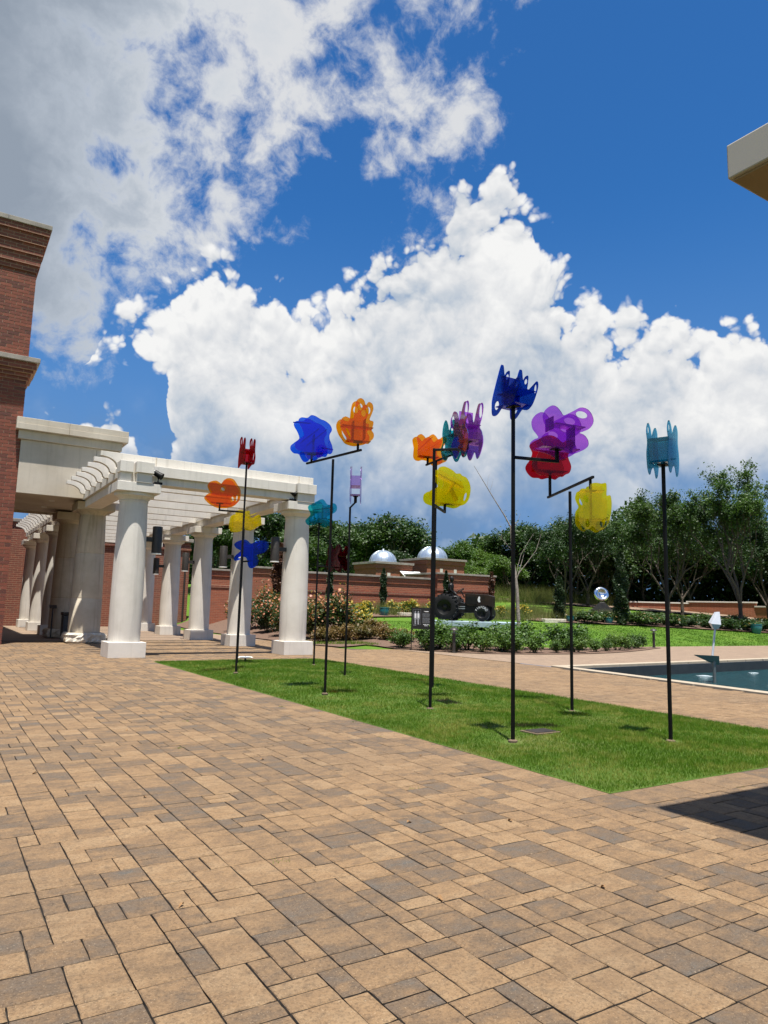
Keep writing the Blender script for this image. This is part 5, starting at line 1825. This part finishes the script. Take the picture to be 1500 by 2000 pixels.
def make_tree(name, seed, height, fork, spread, leaf, nleaf, clump, mleaf, mbark, **kw):
    sh = TreeShape(seed, height, fork, spread, **kw)
    pts = np.array([t[0] for t in sh.tips])
    hmax = pts[:, 2].max()
    fz = (height - .3) / hmax
    # leaves gathered in uneven clumps at the twigs
    wts = np.array([t[1] for t in sh.tips], float) ** 2 * RNG.uniform(.15, 1.6, len(pts))
    idx = RNG.choice(len(pts), nleaf, p=wts / wts.sum())
    P = pts[idx] + RNG.normal(size=(nleaf, 3)) * clump * np.array([1, 1, .62]) * RNG.uniform(.4, 1.2, (nleaf, 1))
    V, F = leaf_quads(P, leaf)
    root = empty(name, (0, 0, 0), 'x', 'tree')
    root['_h'] = float(V[:, 2].max())
    sh.mb.build('trunk', mbark, root, 1.2)
    tag(quick('crown', V, F, mleaf, root), kind='stuff')
    return root


def place(src, first, loc, h, rz, label, group, name=None, wide=1.0):
    if first:
        r_ = src
    else:
        r_ = src.copy()
        COL.objects.link(r_)
        for ch in list(src.children):
            c = ch.copy()
            COL.objects.link(c)
            c.parent = r_
    s = h / src['_h']
    r_.location = (loc[0], loc[1], TZ(*loc))
    r_.scale = (s * wide, s * wide, s)
    r_.rotation_euler = (0, 0, rz)
    r_['label'] = label
    if group: r_['group'] = group
    return r_


KINDS = {
    'oak1': make_tree('oak_tree', 1, 7.5, 1.3, 1.0, .17, 16000, .62, M['lf_oak'], M['bark'], levels=4),
    'oak2': make_tree('oak_tree', 2, 8.0, 1.5, .9, .17, 16000, .60, M['lf_oak'], M['bark'], levels=4),
    'oak3': make_tree('oak_tree', 5, 7.0, 1.0, 1.2, .17, 16000, .62, M['lf_oak'], M['bark'], levels=4),
    'lite': make_tree('broadleaf_tree', 8, 7.0, 1.2, .8, .18, 9500, .58, M['lf_bright'], M['bark'], levels=4),
    'airy': make_tree('elm_tree', 21, 11.5, 2.4, .62, .14, 20000, .42, M['lf_airy'], M['bark'], levels=5, trunk_r=.34, upw=.45, kids=(2, 3), lr=(.68, .9)),
    'mid': make_tree('elm_tree', 33, 10.0, 2.0, .9, .15, 28000, .58, M['lf_oak'], M['bark'], levels=5, trunk_r=.3, upw=.2, kids=(2, 3), lr=(.66, .88)),
}
used = set()
rg = random.Random(77)
LB1, G1 = 'dense dark green tree behind the long brick garden wall', 'dense trees behind the garden wall'
LB2, G2 = 'bright green rounded tree beyond the brick wall end', 'bright trees beyond the wall end'
LB3, G3 = 'tall dark green tree in the row beyond the far path', 'tall trees beyond the far path'
FOREST = [
    ('oak1', (19.0, 57), 5.6, 'short dense tree seen between the pergola columns', G1, 1.1), ('oak2', (22.8, 57.5), 7.6, "tall dense tree rising behind the pergola's end column", G1, 1.1), ('oak3', (26.8, 58), 7.0, "dense dark tree just past the pergola's end column", G1, 1.1), ('oak1', (30.7, 58.5), 6.6, 'dense dark tree behind the middle of the long brick wall', G1, 1.1),
    ('oak2', (34.6, 60.5), 7.2, 'dense dark tree left of the smaller domed pavilion', G1, 1.1), ('oak3', (39.0, 60.0), 7.8, 'dense dark tree rising above the smaller domed pavilion', G1, 1.1), ('oak1', (42.5, 63), 6.4, 'dense dark tree rising above the larger domed pavilion', G1, 1.1), ('oak3', (32.0, 51.0), 4.0, 'small dense tree between the two domed pavilions', G1, 1.2), ('oak2', (15.5, 60), 6.0, 'dense tree glimpsed behind the square brick block', G1, 1.1), ('oak1', (24.5, 52), 5.2, 'low dense tree close behind the long brick wall', G1, 1.2),
    ('lite', (46.3, 60), 5.8, LB2, G2, 1.0), ('lite', (50.0, 60.5), 5.2, LB2, G2, 1.1), ('lite', (53.5, 62), 6.4, LB2, G2, 1.0), ('lite', (44.0, 55), 3.6, LB2, G2, 1.3), ('lite', (49.0, 54.5), 4.4, LB2, G2, 1.2),
    ('oak2', (56.5, 60), 9.0, LB3, G3, 1.0), ('oak3', (59.5, 56), 8.6, LB3, G3, 1.0), ('oak1', (62, 53), 9.0, LB3, G3, 1.0), ('oak2', (65.0, 51), 9.6, LB3, G3, 1.0), ('oak3', (69.0, 48), 9.4, LB3, G3, 1.0), ('oak1', (72.5, 45), 10.0, LB3, G3, 1.0), ('oak2', (74.0, 40), 9.0, LB3, G3, 1.0), ('oak3', (74.0, 35), 9.0, LB3, G3, 1.0),
    ('oak3', (55.0, 51.0), 7.6, LB3, G3, 1.1), ('oak1', (58.5, 50.5), 8.4, LB3, G3, 1.1), ('oak2', (66.0, 46.0), 8.6, LB3, G3, 1.1), ('oak1', (70.0, 40.0), 8.4, LB3, G3, 1.1),
    ('mid', (46.5, 44.6), 8.4, 'broad dark tree with low spreading limbs behind the pale bare tree', None, .85),
    ('mid', (51.5, 46.5), 8.6, 'broad dark tree between the wedge plinth and the far path', None, .9),
    ('mid', (50.0, 36.8), 10.8, 'large spreading tree with a forked trunk behind the dark ground cover', None, .82),
    ('airy', (47.8, 29.4), 12.6, 'tall airy tree with many upright limbs beside the teal pot', None, .82),
    ('mid', (56.5, 40.2), 9.2, 'broad dark tree between the forked tree and the brick wall', None, .85),
    ('mid', (57.5, 33.0), 9.0, 'broad dark tree close behind the tall airy tree', None, .85),
    ('airy', (60.0, 49.0), 9.5, 'thin-leaved tree standing behind the low end of the brick wall', None, .8),
]
for k, loc, h, lb, gp, wd in FOREST:
    place(KINDS[k], k not in used, loc, h, rg.uniform(0, 6.28), lb, gp, wide=wd)
    used.add(k)

# wood closing the view far behind
n = 90000
a = RNG.uniform(R(2), R(74), n)
d = RNG.uniform(82, 98, n)
hh = 5.0 + 2.2 * np.sin(a * 23) * np.sin(a * 9.1) + 2.0 + 1.0 * np.sin(a * 57) + 2.6 * np.clip((a - R(38)) / R(8), 0, 1)
P = np.stack([np.sin(a) * d, np.cos(a) * d, 2.0 + RNG.random(n) ** 1.15 * hh], -1)
V, F = leaf_quads(P, .36)
o = quick('far_wood', V, F, M['lf_wood'])
tag(o, 'far belt of dark woodland closing the view behind the trees', 'woodland', kind='stuff')


def make_bush(name, seed, w, h, n, leaf, m, stems=6, flower_m=None, flower_n=0, shape=1.0, flsize=.05):
    rg = random.Random(seed)
    root = empty(name, (0, 0, 0), 'x', 'shrub')
    mb = MB()
    cl = []
    for k in range(stems * 3):
        a = rg.uniform(0, 6.28)
        t = rg.uniform(.1, 1) ** .7
        tip = Vector((math.cos(a) * t * w * .42, math.sin(a) * t * w * .42, h * rg.uniform(.45, 1.0) * (1 - .35 * t * t * shape)))
        cl.append(tip)
        if k < stems * 2:
            mb.tube([(tip.x * .1, tip.y * .1, -.05), (tip.x * .5, tip.y * .5, tip.z * .5), tuple(tip)], [.012, .009, .004], 5, cap=False)
    tag(mb.build('stems', M['stem'], root), kind='stuff')
    C = np.array([tuple(c) for c in cl])
    idx = RNG.integers(0, len(C), n)
    P = C[idx] * RNG.uniform(.55, 1.03, (n, 1)) + RNG.normal(size=(n, 3)) * np.array([w, w, h]) * .085
    P[:, 2] = np.abs(P[:, 2]) + .01
    V, F = leaf_quads(P, leaf)
    tag(quick('foliage', V, F, m, root), kind='stuff')
    if flower_m:
        idx = RNG.integers(0, len(C), flower_n)
        P = C[idx] * RNG.uniform(.8, 1.08, (flower_n, 1)) + RNG.normal(size=(flower_n, 3)) * np.array([w, w, h]) * .08
        P[:, 2] = np.abs(P[:, 2]) + .05
        V, F = leaf_quads(P, flsize, aspect=.9)
        tag(quick('blooms', V, F, flower_m, root), kind='stuff')
    root['_h'] = float(h)
    return root


BU = {
    'sh1': make_bush('green_shrub', 1, .95, .9, 1500, .042, M['lf_shrub']),
    'sh2': make_bush('green_shrub', 2, 1.05, .8, 1500, .042, M['lf_shrub']),
    'sh3': make_bush('green_shrub', 3, .8, .7, 1200, .042, M['lf_shrub']),
    'rose': make_bush('rose_bush', 4, 1.5, 1.5, 2600, .05, M['lf_rose'], 8, M['petal'], 300),
    'cop': make_bush('copper_shrub', 5, 1.3, .8, 2000, .055, M['lf_copper'], 8),
    'cov': make_bush('low_shrub', 6, 1.8, .75, 1600, .075, M['lf_oak'], 8, M['lf_copper'], 50, flsize=.06),
    'yel': make_bush('yellow_shrub', 7, 1.4, .9, 1200, .07, M['lf_bright'], 8, M['lf_yellow'], 300, flsize=.07),
}
bused = set()


def bush(k, loc, h, lb, gp, wide=1.0):
    r_ = place(BU[k], k not in bused, loc, h, rg.uniform(0, 6.28), lb, gp, wide=wide)
    bused.add(k)


LSH, GSH = 'leafy green shrub in the bed along the path', 'shrubs along the path bed'
front = [(15.9, 22.2), (15.55, 23.4), (16.6, 21.3), (17.4, 20.75), (18.3, 20.35), (19.3, 20.05), (20.4, 19.95), (21.5, 19.95), (22.7, 20.15), (23.9, 20.45), (25.0, 20.85), (26.1, 21.25), (27.1, 21.7), (27.7, 22.05)]
for i, q in enumerate(front):
    bush(('sh1', 'sh2', 'sh3')[i % 3], (q[0] + rg.uniform(-.1, .1), q[1] + .1), (rg.uniform(.8, 1.05) if i < 5 else rg.uniform(.55, .85)), LSH, GSH, 1.1 if i < 5 else 1.0)
back = [(16.9, 23.0), (17.8, 22.2), (18.9, 21.5), (22.3, 21.4), (23.4, 21.7), (20.3, 22.2)]
for i, q in enumerate(back):
    bush(('sh2', 'sh1', 'sh2')[i % 3], q, rg.uniform(1.0, 1.35), 'taller loose green shrub behind the front row of the path bed', 'shrubs at the back of the path bed', 1.25)
for i, q in enumerate([(13.9, 36.2), (14.9, 35.4), (14.2, 33.4), (15.4, 33.0), (14.0, 31.0), (15.1, 30.4), (14.3, 28.6), (15.5, 28.4)]):
    bush('rose', q, rg.uniform(1.6, 2.3), 'rose bush with pink-orange blooms behind the pergola columns', 'rose bushes behind the pergola')
for i, q in enumerate([(14.0, 26.9), (14.9, 26.8), (15.8, 26.6), (16.6, 26.0), (16.9, 25.2), (16.3, 24.6), (15.3, 27.7), (16.8, 27.3)]):
    bush('cop', q, rg.uniform(.55, .85), 'low copper-leaved shrub in the bed by the sign', 'copper shrubs by the sign')
for i, q in enumerate([(18.6, 32.8), (19.6, 33.6), (20.5, 34.5), (22.4, 34.6), (23.6, 34.8), (25.2, 34.6), (26.0, 34.0), (28.2, 34.2), (29.8, 33.9), (31.2, 33.6), (18.0, 31.0), (17.4, 29.6)]):
    bush('yel', q, rg.uniform(.6, .9), 'loose yellow-green shrub along the foot of the garden wall', 'shrubs along the garden wall')
for i, q in enumerate([(34.5, 31.2), (36.3, 31.6), (38.3, 30.6), (39.8, 30.6), (41.2, 30.2), (42.6, 29.8), (44.0, 29.4), (45.4, 29.0), (46.8, 28.6), (48.4, 28.2), (49.8, 27.8), (40.6, 31.8), (42.2, 31.4), (43.8, 31.2), (45.4, 30.8), (47.0, 30.6), (49.0, 30.4), (50.8, 29.6)]):
    bush('cov', q, rg.uniform(.55, .8), 'low dark ground-cover shrub along the far edge of the grass', 'ground cover beyond the far grass', 1.25)

# beds of mulch under the planting
BED = [(12.9, 26.2), (14.8, 24.9), (15.2, 23.2), (16.4, 20.7), (17.9, 19.75), (20.8, 19.3), (23.4, 19.7), (26.0, 20.6), (28.2, 21.6), (29.6, 22.3), (28.4, 22.9), (24.8, 22.6), (19.2, 24.2), (17.6, 26.6), (17.4, 29.2), (17.4, 42), (13.2, 46)]


def bed(name, P, dz, m):
    bmx = bmesh.new()
    vs = [bmx.verts.new((x, y, 0)) for x, y in smooth_loop(P, 3)]
    f = bmx.faces.new(vs)
    bmesh.ops.triangulate(bmx, faces=[f])
    bmesh.ops.subdivide_edges(bmx, edges=[e for e in bmx.edges if e.calc_length() > .8], cuts=4, use_grid_fill=True)
    bmesh.ops.triangulate(bmx, faces=bmx.faces)
    for v in bmx.verts:
        v.co.z = TZ(v.co.x, v.co.y) + dz
    bmesh.ops.recalc_face_normals(bmx, faces=bmx.faces)
    me = bpy.data.meshes.new(name)
    bmx.to_mesh(me)
    bmx.free()
    o = bpy.data.objects.new(name, me)
    COL.objects.link(o)
    me.materials.append(m)
    return tag(o, kind='structure')


bed('planting_bed', BED, .022, M['mulch'])
bed('planting_bed', [(30.5, 32.4), (34, 30.9), (38, 30.2), (44, 28.6), (51, 27.0), (56, 28), (55, 32), (44, 35.5), (38, 38), (32, 37)], .05, M['mulch'])
bed('planting_bed', [(17.6, 32), (20, 32.6), (25, 33.4), (31.5, 32.8), (31.5, 35.5), (17.6, 36.2)], .045, M['mulch'])
# strip of grass in front of the roses, and longer grass across the far lawn
o = blades('grass', 12.95, 15.3, 24.6, 28.2, 9000, .08, .2, .012, lambda x, y: .02, keepf=lambda x, y: np.array([inpoly(a_, b_, BED) for a_, b_ in zip(x, y)]) & (y < 26.8 + .3 * np.sin(x * 5)))
tag(o, 'bright strip of longer grass edging the rose bed', 'grass', kind='stuff')
o = blades('grass', 17, 62, 22.9, 31, 60000, .03, .06, .02, lambda x, y: TZ(x, y) - .03, keepf=lambda x, y: (y > 23.25))
tag(o, 'mown green grass of the rising lawn beyond the path', 'grass', kind='stuff')


def tuft_grass(cx, cy, n, h, spread):
    x = cx + RNG.normal(size=n) * spread
    y = cy + RNG.normal(size=n) * spread
    a = RNG.uniform(0, 6.28, n)
    ln = RNG.uniform(.15, .6, n) * h
    z = np.array([TZ(p, q) for p, q in zip(x, y)])
    V = np.empty((n, 3, 3))
    V[:, 0] = np.stack([x - .012, y, z], -1)
    V[:, 1] = np.stack([x + .012, y + .004, z], -1)
    V[:, 2] = np.stack([x + np.cos(a) * ln, y + np.sin(a) * ln, z + h * RNG.uniform(.5, 1.1, n)], -1)
    return V


allV = []
for cx, cy in [(26.5, 33.2), (28.0, 32.8), (30.4, 32.9), (32.2, 34.5), (33.5, 33.2), (35.0, 33.6), (36.5, 33.4), (38.6, 33.0), (34.2, 36.4), (36.0, 37.5), (31.0, 34.5), (21.6, 34.3), (24.4, 34.2), (19.0, 35), (38, 36), (40, 33.6)]:
    allV.append(tuft_grass(cx, cy, 500, .8, .55))
for cx, cy in [(41, 50), (43, 50.5), (46, 49), (49, 50), (52, 51.5), (38, 50), (55, 49.5)]:
    allV.append(tuft_grass(cx, cy, 700, 1.7, 1.1))
V = np.concatenate(allV).reshape(-1, 3)
o = quick('ornamental_grass', V, np.arange(len(V)).reshape(-1, 3), M['lf_grasses'])
tag(o, 'pale ornamental grasses filling the beds on the rise', 'ornamental grass', kind='stuff')


# columnar conifers
def conifer(x, y, h, w, m, lb, gp=None, seed=0, n=2600):
    z = TZ(x, y)
    r_ = empty('columnar_conifer', (x, y, z), lb, 'conifer', gp)
    MB().tube([(x, y, z - .1), (x, y, z + h * .9)], [.07, .02], 7).build('trunk', M['bark'], r_)
    t = RNG.random(n)
    a = RNG.uniform(0, 6.28, n)
    rad = w / 2 * np.minimum(1, (1.02 - t) * 3.2) ** .6 * (.75 + .25 * np.sin(t * 17 + a * 2 + seed)) * RNG.uniform(.6, 1.05, n)
    P = np.stack([np.cos(a) * rad, np.sin(a) * rad, .05 + t * h], -1)
    V, F = leaf_quads(P, .055 + w * .03, up=.0)
    tag(quick('crown', V, F, m, r_), kind='stuff')


conifer(37.0, 30.7, 4.6, 1.0, M['lf_conifer'], 'tall green columnar conifer beside the wedge plinth', n=4500)
conifer(33.5, 32.6, 2.7, .75, M['lf_conifer'], 'short green columnar conifer behind the pale bare tree')
conifer(18.6, 35.3, 2.4, .42, M['lf_conifer'], 'thin columnar conifer against the long brick wall', 'conifers against the garden wall', 1)
conifer(22.1, 35.3, 2.5, .45, M['lf_conifer'], 'thin columnar conifer against the long brick wall', 'conifers against the garden wall', 2)
conifer(26.4, 35.0, 2.6, .4, M['lf_conifer'], 'thin columnar conifer against the long brick wall', 'conifers against the garden wall', 3)
conifer(29.9, 34.9, 2.7, .42, M['lf_brown'], 'thin browned conifer against the taller brick wall block', None, 4)
conifer(16.2, 36.8, 4.2, .95, M['lf_brown'], 'rust-brown columnar conifer between the end column and wall', None, 5, 4500)

# pale bare tree
bx0, by0 = 21.1, 22.9
bt = empty('bare_tree', (bx0, by0, 0), 'pale slender nearly leafless tree rising from the shrub bed', 'tree')
Q = lambda u, w, z: Vector((bx0, by0, 0)) + rt * u + fwd * w + Vector((0, 0, z))
MB().tube([Q(.05, 0, -.1), Q(.02, 0, 1.2), Q(-.05, 0, 2.5), Q(-.12, 0, 3.0), Q(-.2, .02, 3.7), Q(-.28, .02, 4.6), Q(-.32, .02, 5.2)], [.085, .075, .07, .068, .055, .045, .035], 9).build('trunk', M['pale_bark'], bt, 1)
limbs = [([Q(-.32, .02, 5.15), Q(-.6, .0, 5.65), Q(-1.1, -.1, 6.4), Q(-1.6, -.15, 7.2), Q(-1.95, -.2, 7.75)], .032), ([Q(-.3, 0, 5.0), Q(-.2, .1, 5.6), Q(-.12, .15, 6.0)], .018), ([Q(-.28, .05, 4.9), Q(0, .1, 5.4), Q(.12, .1, 5.75)], .016),
         ([Q(-.1, 0, 2.85), Q(.05, -.05, 3.2), Q(.35, -.1, 3.6), Q(.75, -.1, 4.15), Q(.98, -.12, 4.9)], .026), ([Q(-.1, 0, 2.8), Q(.08, .1, 3.3), Q(.25, .15, 3.9), Q(.33, .2, 4.3)], .02), ([Q(-.1, 0, 2.9), Q(-.02, .05, 3.4), Q(.15, .1, 4.0), Q(.5, .1, 4.6), Q(.7, .15, 4.9)], .016),
         ([Q(-.1, 0, 2.9), Q(-.28, -.1, 3.15), Q(-.36, -.1, 3.6)], .016), ([Q(-.3, 0, 4.2), Q(-.75, .1, 4.7), Q(-.95, .1, 4.95)], .01), ([Q(-1.25, -.12, 6.65), Q(-1.15, -.1, 6.95), Q(-1.1, -.1, 7.2)], .008), ([Q(-1.35, -.12, 6.85), Q(-1.3, 0, 7.3), Q(-1.2, .05, 7.5)], .007), ([Q(-.5, .05, 5.5), Q(-.62, .1, 5.9)], .006), ([Q(-.7, 0, 4.65), Q(-.72, 0, 5.15)], .006)]
for pts, r0 in limbs:
    MB().tube(pts, [r0 * (1 - .75 * i / (len(pts) - 1)) for i in range(len(pts))], 6, cap=False).build('limb', M['pale_bark'], bt, 1)
C0 = np.array([tuple(Q(u, w, z)) for u, w, z in ((-.3, .05, 5.6), (-.2, .1, 5.1), (-.4, 0, 4.9), (.1, .1, 4.1), (.5, 0, 4.3))]) - np.array([bx0, by0, 0])
P = C0[RNG.integers(0, len(C0), 90)] + RNG.normal(size=(90, 3)) * .22
V, F = leaf_quads(P, .05)
tag(quick('leaves', V, F, M['lf_airy'], bt), kind='stuff')

WV = []
wr = random.Random(12)
for wx, wy in [(4.98, 8.3), (4.93, 8.5), (4.66, 7.4), (4.64, 10.2), (4.99, 6.1), (3.6, 5.2), (2.35, 7.7), (1.9, 4.1), (4.1, 11.6), (2.9, 9.4), (0.4, 9.9), (3.2, 13.0), (6.3, 3.93), (5.8, 4.30)]:
    for k in range(wr.randint(8, 22)):
        a = wr.uniform(0, 6.28)
        x, y = wx + wr.gauss(0, .03), wy + wr.gauss(0, .012)
        h, ln = wr.uniform(.008, .03), wr.uniform(.004, .03)
        WV += [(x - .002, y, -.006), (x + .002, y + .001, -.006), (x + math.cos(a) * ln, y + math.sin(a) * ln, h)]
WV = np.array(WV)
o = quick('joint_weeds', WV, np.arange(len(WV)).reshape(-1, 3), M['blade'])
tag(o, 'tiny green weeds sprouting in the paver joints', 'weeds', kind='stuff')

for o in list(bpy.data.objects):
    for k in ('_org', '_h'):
        if k in o: del o[k]
